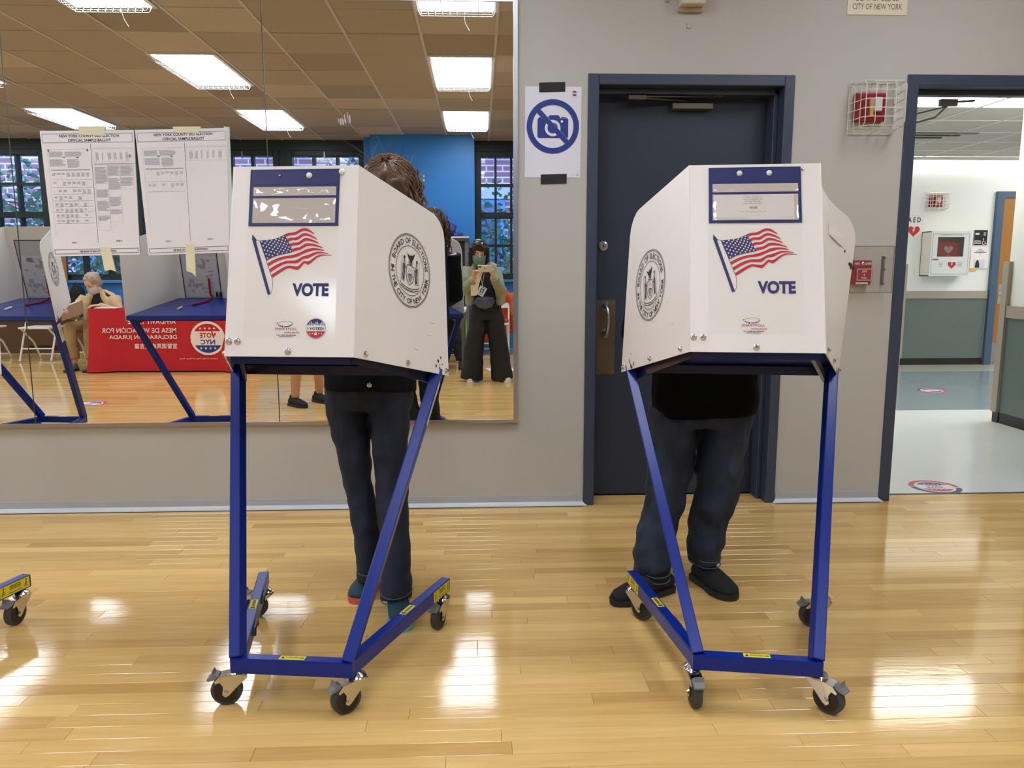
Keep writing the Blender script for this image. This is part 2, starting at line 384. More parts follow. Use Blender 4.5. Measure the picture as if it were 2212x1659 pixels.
# lamps: recessed troffers under white wire guards
diff_m = mat('lamp_diffuser', (238, 244, 255), .5, emit=LAMP)
guard_m = mat('guard_wire', (150, 150, 148), .5)
lamp0 = None
lab_l = {}
def make_lamp():
    t = thing('ceiling_light', 'lamp', 'ceiling light')
    MB().box((-.27, -.58, -.006), (.27, .58, -.002)).build('diffuser', diff_m, t)
    f = MB()
    for a in ((-.303, -.61, -.27, .61), (.27, -.61, .303, .61), (-.27, -.61, .27, -.58), (-.27, .58, .27, .61)): f.box((a[0], a[1], -.012), (a[2], a[3], .02))
    f.build('housing', mat('lamp_housing', (225, 220, 210), .5), t)
    g = MB(); z = -.055; r = .0026
    for k in range(11):
        x = -.26 + .052 * k; g.tube([(x, -.585, -.012), (x, -.555, z), (x, .555, z), (x, .585, -.012)], r, 3, cap=False)
    for k in range(23):
        y = -.555 + k * 1.11 / 22; g.tube([(-.285, y, -.012), (-.26, y, z), (.26, y, z), (.285, y, -.012)], r, 3, cap=False)
    g.build('wire_guard', guard_m, t, props={'kind': 'stuff'})
    w_ = MB(); w_.tube([(.05, -.58, -.03), (.06, -.6, -.09), (.09, -.6, -.14)], .0025, 5); w_.build('loose_wire', guard_m, t)
    return t
wherex = {-7.48: 'leftmost row', -5.05: 'row above the red table', -2.6: 'row above the two tables', -.15: 'row above the photographer', 2.28: 'row above the doorways'}
wherey = {2.45: 'nearest the mirror wall', .005: 'in the middle of the room', -2.44: 'nearest the windows'}
for a in LX:
    for b in LY:
        if lamp0 is None: t = lamp0 = make_lamp()
        else: t = copy_tree(lamp0)
        t.location = (a, b, CEIL); t['group'] = 'ceiling lights under wire guards'
        t['label'] = 'wire guarded ceiling light %s, %s' % (wherey[b], wherex[a])

# back wall (seen in the mirror): blue dado, dark green window fronts, blue column
bluewall_m = mat('wall_blue', (42, 124, 200), .45, var=.03, scale=4)
green_m = mat('window_green', (22, 40, 38), .4, var=.06, scale=9)
wb = MB().box((XL, YB - .2, 0), (XR, YB, 1.03)); wb.box((XL, YB - .2, 2.95), (XR, YB, CEIL + .05))
WINS = [[(.036, .235), (.269, .471), (.505, .705)], [(-2.757, -2.465), (-2.424, -2.118), (-2.077, -1.777)], [(-3.94, -3.662), (-3.622, -3.359), (-3.318, -3.034)],
        [(-4.98, -4.71), (-4.67, -4.40), (-4.36, -4.09)], [(-6.189, -5.905), (-5.851, -5.545), (-5.505, -5.205)], [(-7.38, -7.09), (-7.05, -6.768), (-6.735, -6.418)]]
ROWS = [(2.48, 2.87), (2.06, 2.44), (1.585, 1.97), (1.146, 1.543)]
edges = sorted([(w_[0][0] - .09, w_[2][1] + .09) for w_ in WINS]); prev = XL
for a, b in edges:
    wb.box((prev, YB - .2, 1.03), (a, YB, 2.95), 1); prev = b
wb.box((prev, YB - .2, 1.03), (XR, YB, 2.95), 1)
wbo = struct(wb.build('wall_back', [bluewall_m, green_m]))
wbo.data.polygons.foreach_set('material_index', [1 if (p.center.z > 2.0) else p.material_index for p in wbo.data.polygons])
pane_m = glassy('window_glass', (225, 238, 240), .06, .01)
for n_, cols in enumerate(WINS):
    wo = sempty('window_%d' % (n_ + 1), (cols[1][0], YB, 1.03))
    f = MB(); x0, x1 = cols[0][0] - .09, cols[2][1] + .09; yy0, yy1 = YB - .12, YB + .03
    f.box((x0, yy0, 1.03), (cols[0][0], yy1, 2.95)); f.box((cols[2][1], yy0, 1.03), (x1, yy1, 2.95)); f.box((cols[0][0], yy0, 2.87), (cols[2][1], yy1, 2.95)); f.box((cols[0][0], yy0, 1.03), (cols[2][1], yy1, 1.146)); f.box((cols[0][0], yy0, 1.97), (cols[2][1], yy1, 2.06))
    f.build('window_frame', green_m, wo, world=True, bevel=.006, seg=1)
    for k in range(2): MB().box((cols[k][1], yy0 + .02, 1.146), (cols[k + 1][0], yy1 - .03, 2.87)).build('mullion', green_m, wo, world=True)
    for z0, z1 in ((1.543, 1.585), (2.44, 2.48)): MB().box((cols[0][0], yy0 + .025, z0), (cols[2][1], yy1 - .035, z1)).build('glazing_bar', green_m, wo, world=True)
    for c in cols:
        for z0, z1 in ROWS: MB().box((c[0], YB - .07, z0), (c[1], YB - .066, z1)).build('pane', pane_m, wo, world=True)
    MB().box((x0, YB, 1.02), (x1, YB + .08, 1.06)).build('window_sill', mat('sill_blue', (70, 140, 200), .4), wo, world=True)
    if n_ in (1, 2): MB().box((cols[1][0] + .14, yy1, 2.83), (cols[1][0] + .16, yy1 + .02, 2.93)).build('window_latch', steel_m, wo, world=True)
cb = MB().box((-1.535, YB, 0), (-.06, -3.6, CEIL + .04)); cb.box((-1.66, YB, 0), (-1.535, -3.85, CEIL + .04))
struct(cb.build('wall_column', bluewall_m))
F = frame((-.786, -3.6, 2.53), (-1, 0, 0), (0, 0, 1))
for zz, lb in ((2.53, 'upper white round button on the blue column'), (2.47, 'lower white round button on the blue column')):
    F = frame((-.786, -3.6, zz), (-1, 0, 0), (0, 0, 1)); tag(MB().lathe(F, [(.018, 0), (.018, .008), (.006, .02)], 14).build('wall_button', whitemetal_m), lb, 'button', 'white buttons on the blue column')
# low brown cover along the window wall
rc = thing('radiator_cover', 'long low brown wooden radiator cover behind the white folding chairs', 'radiator cover', (-4.8, -3.9, 0))
brown_m = mat('brown_wood', (98, 72, 48), .45, var=.12, scale=5, stretch=(8, 1, 1))
MB().box((-7.95, -4.14, .0), (-1.75, -3.78, .49)).build('front_panel', brown_m, rc, world=True); MB().box((-7.95, -4.14, .49), (-1.72, -3.75, .52)).build('top_board', brown_m, rc, world=True, bevel=.004, seg=1)
for k in range(6): MB().box((-7.6 + k * 1.0, -3.785, .05), (-7.0 + k * 1.0, -3.772, .12)).build('air_slot', mat('slot_dark', (40, 30, 22), .7), rc, world=True)

# ------------------------------------------------------------------ front doors
d1 = sempty('door_1', (1.05, WALLY, 0))
f = MB(); f.box((.537, WALLY - .008, 0), (.592, 4.15, 2.178)); f.box((1.513, WALLY - .008, 0), (1.563, 4.15, 2.178)); f.box((.592, WALLY - .008, 2.127), (1.513, 4.15, 2.178))
f.box((1.49, 4.05, 0), (1.513, 4.15, 2.127)); f.box((.592, 4.05, 0), (.605, 4.15, 2.127)); f.box((.592, 4.05, 2.10), (1.513, 4.15, 2.127))
f.build('door_frame', frame_m, d1, world=True, bevel=.003, seg=1)
leaf = MB().box((.585, 4.152, .006), (1.54, 4.197, 2.127)).build('door_leaf', door_m, d1, world=True, bevel=.002, seg=1)
pl = MB().box((.618, 4.147, .672), (.722, 4.152, 1.073)).build('pull_plate', bronze_m, d1, world=True, bevel=.002, seg=1)
F = frame((.67, 4.147, 1.04), (1, 0, 0), (0, 0, 1))
h_ = MB(); 
for zz in (1.04, .895): h_.lathe(frame((.667, 4.147, zz), (1, 0, 0), (0, 0, 1)), [(.025, 0), (.025, .004), (.016, .012), (.009, .02), (.009, .03)], 18)
h_.tube([(.667, 4.12, 1.04), (.672, 4.105, 1.025), (.676, 4.10, 1.0), (.676, 4.10, .935), (.672, 4.105, .91), (.667, 4.12, .895)], .0095, 10)
h_.build('pull_handle', alu_m, pl, world=True, smooth=True)
sc_ = MB()
for (sx, sz) in ((.626, 1.06), (.712, 1.06), (.626, .87), (.712, .87), (.626, .685), (.712, .685)): sc_.lathe(frame((sx, 4.147, sz), (1, 0, 0), (0, 0, 1)), [(.005, 0), (.004, .002)], 8)
sc_.build('plate_screws', steel_m, pl, world=True)
lk = MB(); lk.lathe(frame((.65, 4.152, 1.354), (1, 0, 0), (0, 0, 1)), [(.026, 0), (.025, .008), (.017, .012), (.017, .009)], 20); lo = lk.build('lock_cylinder', alu_m, d1, world=True, smooth=True)
MB().box((.648, 4.1385, 1.345), (.652, 4.1435, 1.363)).build('keyway', blk_m, lo, world=True)
cl = MB().box((.986, 4.10, 2.040), (1.196, 4.152, 2.070)).build('door_closer', mat('closer_bronze', (112, 106, 92), .4, .7), d1, world=True, bevel=.003, seg=1)
a_ = MB(); a_.bar((1.05, 4.115, 2.078), (.80, 4.06, 2.082), .02, .006); a_.bar((.80, 4.06, 2.088), (1.24, 4.10, 2.098), .018, .006); a_.box((.75, 4.04, 2.072), (.84, 4.075, 2.092)); a_.bar((1.18, 4.10, 2.10), (1.28, 4.12, 2.108), .02, .008)
a_.build('closer_arm', mat('closer_arm_bronze', (98, 88, 70), .4, .7), cl, world=True)
d2 = sempty('door_2', (2.66, WALLY, 0))
f = MB(); f.box((2.129, WALLY - .008, 0), (2.188, 4.13, 2.187)); f.box((3.10, WALLY - .008, 0), (3.16, 4.13, 2.187)); f.box((2.188, WALLY - .008, 2.134), (3.10, 4.13, 2.187)); f.box((2.188, 4.07, 2.11), (3.10, 4.13, 2.134))
f.build('door_frame', frame_m, d2, world=True, bevel=.003, seg=1)
a_ = MB(); a_.box((2.40, 4.135, 2.07), (2.49, 4.16, 2.105)); a_.bar((2.45, 4.15, 2.08), (2.40, 4.18, 2.02), .018, .008); a_.bar((2.40, 4.18, 2.02), (2.26, 4.45, 1.99), .016, .006); a_.bar((2.46, 4.15, 2.075), (2.24, 4.3, 2.03), .014, .006); a_.bar((2.46, 4.14, 2.09), (2.58, 4.14, 2.098), .012, .01)
a_.build('closer_arm', mat('closer_grey', (118, 120, 122), .4, .5), d2, world=True)
MB().box((2.188, 4.088, -.002), (3.10, 4.106, .002)).build('threshold', blk_m, d2, world=True)

struct(MB().box((.5, 4.26, 0), (1.6, 4.36, 2.4)).build('wall_light_block', wall_m)); struct(MB().box((.5, 4.15, -.05), (1.6, 4.3, -.002)).build('floor', mat('light_block_floor', (60, 48, 36), .6)))  # wall and floor added behind the leaf to keep sky light out
# ------------------------------------------------------------------ hallway beyond the open doorway
hallw_m = mat('hall_white', (232, 234, 232), .5, var=.01, scale=3)
wains_m = mat('wainscot_green', (98, 111, 109), .4, var=.03, scale=10)
cap_m = mat('wainscot_cap', (164, 154, 142), .45)
HFY = 9.725; HC = 2.565
hf = MB().box((1.75, 4.105, -.05), (9, 6.585, .0014)); hf.box((1.75, 6.585, -.05), (9, 9.085, .0014), 1); hf.box((1.75, 9.085, -.05), (9, HFY, .0014), 2)
struct(hf.build('floor', [mat('vinyl_pale', (228, 233, 231), .14, var=.04, scale=4, bump=.05, bscale=14), mat('vinyl_bluegrey', (138, 152, 160), .12, var=.03, scale=4, bump=.05, bscale=14), mat('vinyl_cream', (190, 190, 178), .14, var=.03, scale=4)]))
struct(MB().box((1.6, HFY, 0), (9, HFY + .15, HC + .1)).build('wall_hall_far', hallw_m))
struct(MB().box((1.6, 4.12, 0), (1.75, HFY, HC + .1)).build('wall_hall_left', hallw_m))
struct(MB().box((4.17, 4.12, 0), (4.32, 6.062, HC + .1)).build('wall_hall_right', hallw_m))
struct(MB().box((8.9, 4.12, 0), (9.05, HFY, HC + .1)).build('wall_hall_end', hallw_m))
struct(MB().box((4.32, 5.9, 0), (8.9, 6.062, HC + .1)).build('wall_hall_return', hallw_m))
# wainscot sets
def wainscot(nm, lo, hi, ax, face):
    o = sempty(nm, lo)
    def bx(a, b, z0, z1, th, m, n):
        if ax == 'x': MB().box((a, face - th, z0), (b, face, z1)).build(n, m, o, world=True)
        else: MB().box((face - th, a, z0), (face, b, z1)).build(n, m, o, world=True)
    a, b = (lo[0], hi[0]) if ax == 'x' else (lo[1], hi[1])
    bx(a, b, .087, .845, .012, wains_m, 'wainscot_panel'); bx(a, b, .845, .94, .026, cap_m, 'cap_rail'); bx(a, b, 0, .087, .014, blk_m, 'black_base')
wainscot('trim_1', (5.36, 9.7, 0), (6.42, 9.7, 0), 'x', HFY); wainscot('trim_2', (4.15, 4.14, 0), (4.15, 6.02, 0), 'y', 4.17)
struct(MB().box((5.30, HFY - .03, .087), (5.365, HFY, 1.275)).build('trim_3', cap_m)); struct(MB().box((4.135, 6.018, .087), (4.20, 6.085, 1.283)).build('trim_4', cap_m)); struct(MB().box((4.15, 6.01, 0), (4.33, 6.08, .087)).build('trim_5', blk_m))
hc = struct(MB().box((1.6, 4.12, HC + .03), (9, HFY, HC + .1)).build('ceiling', mat('hall_plenum', (120, 118, 112), .9)))
htile = mat('hall_tile', (188, 184, 176), .9, var=.06, scale=30, bump=.15, bscale=90)
tm = None
for i in range(10):
    for j in range(9):
        x0, y0 = 1.75 + i * .61, 4.22 + j * .61
        if (2 <= i <= 5 and j == 3) or (i in (7, 8) and j == 5) or (i in (8, 9) and j == 7): continue
        if tm is None: o = MB().add([(.012, .012, 0), (.598, .012, 0), (.598, .598, 0), (.012, .598, 0), (.005, .005, .014), (.605, .005, .014), (.605, .605, .014), (.005, .605, .014)], [(3, 2, 1, 0), (0, 1, 5, 4), (1, 2, 6, 5), (2, 3, 7, 6), (3, 0, 4, 7), (4, 5, 6, 7)]).build('ceiling_tile', htile, hc); tm = o.data
        else: o = bpy.data.objects.new('ceiling_tile', tm); COL.objects.link(o); o.parent = hc
        o.location = (x0, y0, HC + .004)
hr_m = mat('hall_runner', (222, 220, 214), .5)
for i in range(11): MB().box((1.75 + i * .61 - .011, 4.12, HC), (1.75 + i * .61 + .011, HFY, HC + .006)).build('ceiling_runner', hr_m, hc)
for j in range(10): MB().box((1.75, 4.22 + j * .61 - .011, HC + .0005), (9, 4.22 + j * .61 + .011, HC + .0055)).build('ceiling_runner', hr_m, hc)
hl_m = mat('hall_lamp', (255, 252, 244), .5, emit=HALL_LAMP)
for fx, lb in ((2.97, 'bright recessed ceiling light in the hallway under the door closer arm'), (4.19, 'bright recessed ceiling light in the hallway behind the white wall end'), (6.02, 'added unseen fill light around the corner in front of the wooden door'), (6.63, 'added unseen fill light around the corner, furthest from the doorway')):  # the last two are added out of view to brighten the hallway
    fy = 6.05 if fx < 6 else (7.27 if fx < 6.5 else 8.49); t = thing('ceiling_light', lb, 'ceiling light', (fx + .61, fy + .305, HC))
    MB().box((fx + .02, fy + .02, HC - .004), (fx + 1.2, fy + .59, HC + .01)).build('diffuser', hl_m if fx < 6 else mat('hall_added_fill', (255, 252, 244), .5, emit=9), t, world=True); MB().rectline(frame((fx, fy, HC - .005), (1, 0, 0), (0, 1, 0)), 0, 0, 1.22, .61, .02).build('housing', whitemetal_m, t, world=True)
t = thing('cove_light', 'long slim strip light where the hallway ceiling meets the far wall', 'strip light', (5.6, 9.66, HC))
MB().box((3.2, 9.60, HC - .035), (8.8, 9.70, HC - .004)).build('diffuser', mat('cove_lamp', (255, 252, 248), .5, emit=4.2), t, world=True); MB().box((3.2, 9.585, HC - .04), (8.8, 9.60, HC)).build('shield', whitemetal_m, t, world=True)
t = thing('ceiling_vent', 'dark slotted air vent in the hallway ceiling', 'vent', (3.8, 7.1, HC))
for k in range(3): MB().box((3.9 + k * .05, 7.9 + k * .15, HC - .006), (5.0 - k * .10, 7.96 + k * .15, HC)).build('slot', blk_m, t, world=True)

# ------------------------------------------------------------------ outdoors beyond the windows
brick = bpy.data.materials.new('far_brick'); brick.use_nodes = True; nt = brick.node_tree; b = nt.nodes['Principled BSDF']; b.inputs['Roughness'].default_value = .8
bt = nt.nodes.new('ShaderNodeTexBrick'); bt.inputs['Color1'].default_value = (*lin((168, 112, 128)), 1); bt.inputs['Color2'].default_value = (*lin((152, 98, 116)), 1); bt.inputs['Mortar'].default_value = (*lin((225, 205, 220)), 1)
bt.inputs['Scale'].default_value = 1.0; bt.inputs['Brick Width'].default_value = .42; bt.inputs['Row Height'].default_value = .15; bt.inputs['Mortar Size'].default_value = .018
tc = nt.nodes.new('ShaderNodeTexCoord'); mp = nt.nodes.new('ShaderNodeMapping'); mp.inputs['Rotation'].default_value = (PI / 2, 0, 0)
nt.links.new(tc.outputs['Object'], mp.inputs[0]); nt.links.new(mp.outputs[0], bt.inputs[0]); nt.links.new(bt.outputs[0], b.inputs['Base Color'])
struct(MB().box((-40, -40, -1.2), (25, YB - .25, -1.1)).build('ground', mat('yard_paving', (120, 124, 120), .9, var=.1, scale=2)))
bd = thing('brick_building', 'red brick building with blue windows seen outside through the windows', 'building', (-4, -13.5, -1.1))
bw = MB().box((-22, -18, -1.1), (14, -13, 8.2)); bw.build('brick_wall', brick, bd, world=True)
ledge_m = mat('stone_ledge', (196, 190, 200), .7); bwin_m = mat('blue_window_glass', (70, 96, 140), .15, spec=.8); bfr_m = mat('blue_window_frame', (96, 140, 205), .4)
for k in range(7):
    x = -19.5 + k * 4.6
    for z in (1.0, 4.4):
        MB().box((x, -13.0, z), (x + 1.7, -12.96, z + 1.9)).build('window_glass', bwin_m, bd, world=True)
        q = MB().rectline(frame((x - .08, -12.95, z - .08), (1, 0, 0), (0, 0, 1)), 0, 0, 1.86, 2.06, .12); q.box((x + .8, -12.97, z), (x + .9, -12.93, z + 1.9)); q.build('window_frame', bfr_m, bd, world=True)
        MB().box((x - .25, -13, z - .28), (x + 1.95, -12.8, z - .1)).build('ledge', ledge_m, bd, world=True); MB().box((x - .25, -13, z + 2.0), (x + 1.95, -12.9, z + 2.35)).build('lintel', ledge_m, bd, world=True)
MB().box((-22, -13, .35), (14, -12.9, .6)).build('band_course', ledge_m, bd, world=True)
leaf_m = mat('tree_leaf', (66, 116, 98), .7, var=.25, scale=3); bark_m = mat('tree_bark', (60, 52, 46), .9)
def tree(x, y, h, sp, n, seed, label, low=1.2):
    r = random.Random(seed); t = thing('tree', label, 'tree', (x, y, -1.1), 0, 'trees outside the windows')
    tr = MB(); tr.tube([(0, 0, 0), (.1, .05, h * .4), (0, .1, h * .7)], [.14, .1, .05], 7); ends = []
    for k in range(14):
        a = r.uniform(0, 2 * PI); z = r.uniform(low, h * .8); e = V((math.cos(a) * sp * r.uniform(.5, 1), math.sin(a) * sp * .6 * r.uniform(.4, 1), z + r.uniform(.2, 1.2))); m_ = V((e.x * .45, e.y * .45, z + .1)); tr.tube([(.05, .05, z - .2), m_, e], [.05, .03, .012], 5); ends += [m_, e, (m_ + e) / 2]
    tr.build('trunk', bark_m, t)
    lf = MB()
    for k in range(n):
        c = r.choice(ends); p = c + V((r.gauss(0, .42), r.gauss(0, .35), r.gauss(0, .4))); u = V((r.gauss(0, 1), r.gauss(0, 1), r.gauss(0, 1))).normalized(); w_ = u.orthogonal(); s_ = r.uniform(.05, .1)
        lf.add([p - u * s_, p + w_ * s_ * .5, p + u * s_, p - w_ * s_ * .5], [(0, 1, 2, 3)])
    lf.build('foliage', leaf_m, t, props={'kind': 'stuff'})
tree(-7.2, -8.0, 5.4, 2.2, 3600, 1, 'leafy green tree outside behind the leftmost window', 1.6); tree(-3.2, -9.2, 4.0, 1.5, 3200, 2, 'lower dense tree outside behind the seated poll worker', .9); tree(.6, -8.6, 3.4, 1.3, 1500, 3, 'small pale tree outside behind the photographer', .8)

# ------------------------------------------------------------------ VOTING BOOTHS
def lerp(a, b, t): return a + (b - a) * t
def curve(pts, u):
    """piecewise cubic through (x,y) points spaced by their own parameter 0..1"""
    n = len(pts) - 1; t = min(max(u, 0), 1) * n; i = min(int(t), n - 1); f = t - i
    p0, p1, p2, p3 = pts[max(i - 1, 0)], pts[i], pts[i + 1], pts[min(i + 2, n)]
    def c(a, b, c_, d): return .5 * (2 * b + (c_ - a) * f + (2 * a - 5 * b + 4 * c_ - d) * f * f + (3 * b - a - 3 * c_ + d) * f ** 3)
    return (c(p0[0], p1[0], p2[0], p3[0]), c(p0[1], p1[1], p2[1], p3[1]))
def zc(x, y): return ((x - 515) / 2512 , (1429 - y) / 2512)       # artwork drawn from measured crop units
def flag_art(F, k):
    Fk = lambda x, y, o=0: F(x * k, y * k, o)
    def P(x, y):   # crop units -> panel metres
        X = -.0945 + (x - 270) * .000398 + (y - 597) * .0000085; Y = .3187 - (y - 597) * .000388 + (x - 270) * .00001
        return (X, Y)
    top = [P(270, 597), P(330, 592), P(385, 585), P(430, 566), P(470, 548), P(520, 542), P(570, 518), P(612, 520), P(655, 552)]
    bot = [P(365, 868), P(420, 832), P(475, 802), P(515, 808), P(550, 812), P(592, 770), P(625, 778), P(700, 722), P(792, 722)]
    mid = [P(318, 732), P(374, 705), P(436, 690), P(487, 680), P(522, 668), P(560, 660), P(605, 636), P(662, 640), P(722, 662)]
    def S(u, v):
        a, b, c = curve(top, u), curve(mid, u), curve(bot, u)
        q0, q1, q2 = (1 - v) * (1 - 2 * v), 4 * v * (1 - v), v * (2 * v - 1)
        return (a[0] * q0 + b[0] * q1 + c[0] * q2, a[1] * q0 + b[1] * q1 + c[1] * q2)
    g = MB(); N = 36
    for i in range(13):
        if i % 2: continue
        v0, v1 = i / 13, (i + 1) / 13; u0 = .425 if i < 7 else 0; vs = []; fs = []
        ue = 1 - (.03 if i in (4, 8) else 0)
        for j in range(N + 1):
            u = u0 + (ue - u0) * j / N; vs += [Fk(*S(u, v0), .0012), Fk(*S(u, v1 - (.03 * max(0, (u - .9) / .1))), .0012)]
            if j: fs.append((2 * j - 2, 2 * j - 1, 2 * j + 1, 2 * j))
        g.add(vs, fs, 1)
    vs = []; fs = []
    for j in range(13):
        u = .425 * j / 12
        for q in range(5): vs.append(Fk(*S(u, 7 / 13 * q / 4), .0013))
        if j:
            for q in range(4): fs.append(((j - 1) * 5 + q, (j - 1) * 5 + q + 1, j * 5 + q + 1, j * 5 + q))
    g.add(vs, fs, 0)
    for rr in range(9):
        cnt = 6 if rr % 2 == 0 else 5
        for c in range(cnt):
            u = .425 * ((c + (.5 if cnt == 6 else 1)) / 6); v = 7 / 13 * (rr + .6) / 9.3; x, y = S(u, v); g.star(Fk, x, y, .0033, 2, .0018)
    # pole with spear tip and rolled sleeve
    p = lambda a: P(*a)
    g.poly(Fk, [p(a) for a in ((217, 549), (250, 593), (238, 606), (215, 592))], 0, .0013)
    g.poly(Fk, [p(a) for a in ((219, 596), (240, 590), (354, 984), (335, 990))], 0, .0012)
    g.line(Fk, [p(a) for a in ((240, 592), (262, 594), (270, 600), (318, 735), (366, 880), (369, 930), (362, 965), (352, 986))], .0011, 0, .0012)
    return g
def seal_art(F, r, sq=1.0):
    """round board seal, F maps metres about its centre"""
    g = MB(); o = .0016
    for a, b in ((.985, 1.0), (.955, .968), (.94, .946), (.66, .675)): g.ring(F, 0, 0, r * a, r * b, 0, o, 56)
    for k in range(60):
        a = 2 * PI * k / 60; g.disc(F, .7 * r * math.cos(a), .7 * r * math.sin(a), r * .011, 0, o, 5)
    g.arctext(F, 'BOARD OF ELECTIONS', 0, 0, r * .82, r * .15, PI / 2, 2.75, 0, o, .012); g.arctext(F, 'IN THE CITY OF NEW YORK', 0, 0, r * .82, r * .15, -PI / 2, 3.1, 0, o, .012, outward=False)
    for a in (PI + .1, -.1): g.disc(F, .82 * r * math.cos(a), .82 * r * math.sin(a), r * .03, 0, o, 8)
    R = lambda pts, t=.012: g.line(F, [(x * r, y * r) for x, y in pts], t * r, 0, o)
    # shield with ship, eagle above, supporter to each side, ribbon below
    R([(-.17, .12), (-.2, -.1), (-.14, -.28), (0, -.4), (.14, -.28), (.2, -.1), (.17, .12), (0, .16), (-.17, .12)], .022)
    for k in range(7): R([(-.15 + .02 * k, -.12 - .03 * k), (-.05, -.1 - .03 * k), (.05, -.13 - .03 * k), (.15 - .02 * k, -.11 - .03 * k)], .013)
    R([(-.1, -.06), (-.04, .06), (0, -.02), (.05, .07), (.1, -.06)], .014); R([(-.08, -.1), (.08, -.1)], .03)
    g.poly(F, [(x * r, y * r) for x, y in ((-.02, .24), (-.08, .3), (-.2, .46), (-.06, .4), (-.02, .42), (.01, .46), (.05, .42), (.2, .52), (.12, .34), (.06, .26), (.03, .18))], 0, o)
    R([(-.12, .2), (0, .17), (.12, .2), (.1, .24), (0, .22), (-.1, .24)], .016)
    for s in (-1, 1):
        R([(s * .3, .36), (s * .33, .28), (s * .31, .2), (s * .36, .1), (s * .35, -.1), (s * .38, -.32), (s * .27, -.34), (s * .26, -.1), (s * .25, .1), (s * .28, .22), (s * .3, .36)], .018)
        g.disc(F, s * .3 * r, .31 * r, .042 * r, 0, o, 10); g.poly(F, [(s * x * r, y * r) for x, y in ((.27, .1), (.31, .16), (.3, -.1), (.33, -.3), (.28, -.3))], 0, o)
        R([(s * .34, .12), (s * .24, .02), (s * .2, .06)], .02); R([(s * .42, .34), (s * .42, -.34)], .012)
        for k in range(3): R([(s * (.29 + .025 * k), .08), (s * (.3 + .025 * k), -.3)], .008)
    R([(-.46, -.36), (-.4, -.42), (-.2, -.47), (0, -.49), (.2, -.47), (.4, -.42), (.46, -.36)], .02); R([(-.42, -.46), (-.2, -.54), (0, -.56), (.2, -.54), (.42, -.46)], .02)
    g.text(F, 'EXCELSIOR', 0, -.525 * r, r * .045, r * .34, 0, o)
    return g
def caster(parent, p, ang, lo):
    """swivelling caster under a frame corner; ang = direction the wheel trails"""
    c, s = math.cos(ang), math.sin(ang); o = bpy.data.objects.new('caster', None)
    A = V((c, s, 0)); B = V((-s, c, 0)); P0 = V(p)
    R = lambda a, b, z: P0 + A * a + B * b + V((0, 0, z))
    m = MB()
    m.lathe(frame(R(0, 0, .094), (1, 0, 0), (0, 1, 0)), [(.026, 0), (.028, .006), (.024, .012), (.016, .016), (.012, .021)], 18)
    prof = [(.03, .094), (.052, .09), (.066, .076), (.062, .07), (.05, .074), (.042, .06), (.045, .036), (.036, .028), (.026, .034), (.0, .062), (-.026, .085), (-.026, .094)]
    for b0, b1 in ((.016, .0185), (-.0185, -.016)):
        k = len(prof); m.add([R(a, b0, z) for a, z in prof] + [R(a, b1, z) for a, z in prof], [tuple(range(k - 1, -1, -1)), tuple(range(k, 2 * k))] + [(i, (i + 1) % k, k + (i + 1) % k, k + i) for i in range(k)])
    m.add([R(-.026, -.0185, .095), R(.03, -.0185, .095), R(.054, -.0185, .091), R(.054, .0185, .091), R(.03, .0185, .095), R(-.026, .0185, .095)] + [R(-.026, -.0185, .0925), R(.03, -.0185, .0925), R(.054, -.0185, .0885), R(.054, .0185, .0885), R(.03, .0185, .0925), R(-.026, .0185, .0925)],
          [(0, 1, 4, 5), (1, 2, 3, 4), (11, 10, 7, 6), (10, 9, 8, 7), (2, 8, 9, 3), (0, 6, 7, 1), (1, 7, 8, 2), (3, 9, 10, 4), (4, 10, 11, 5), (5, 11, 6, 0)])
    for b0 in (-.0185, .0185): m.lathe(frame(R(.036, b0, .044), A * (1 if b0 < 0 else -1), (0, 0, 1)), [(.0075, 0), (.0075, .003), (.004, .003), (.004, .006)], 8)
    f = m.build('caster', chrome_m, parent, smooth=True)
    w_ = MB(); Fw = frame(R(.036, -.0125, .044), -A, (0, 0, 1))
    w_.lathe(Fw, [(.040, 0), (.0435, .003), (.044, .008), (.044, .017), (.0435, .022), (.040, .025)], 30); w_.build('wheel', rubber_m, f, smooth=True)
    h = MB(); h.lathe(frame(R(.036, -.0135, .044), -A, (0, 0, 1)), [(.034, 0), (.034, .027)], 24); h.build('wheel_hub', mat('hub_brown', (30, 22, 20), .5), f)
    b = MB(); prof = [(.052, .094), (.066, .097), (.071, .108), (.074, .093), (.088, .082), (.085, .076), (.07, .079), (.058, .084)]; k = len(prof)
    b.add([R(a, -.015, z) for a, z in prof] + [R(a, .015, z) for a, z in prof], [tuple(range(k - 1, -1, -1)), tuple(range(k, 2 * k))] + [(i, (i + 1) % k, k + (i + 1) % k, k + i) for i in range(k)])
    b.build('brake_pedal', grey_m, f, bevel=.0012, seg=1)
    return f
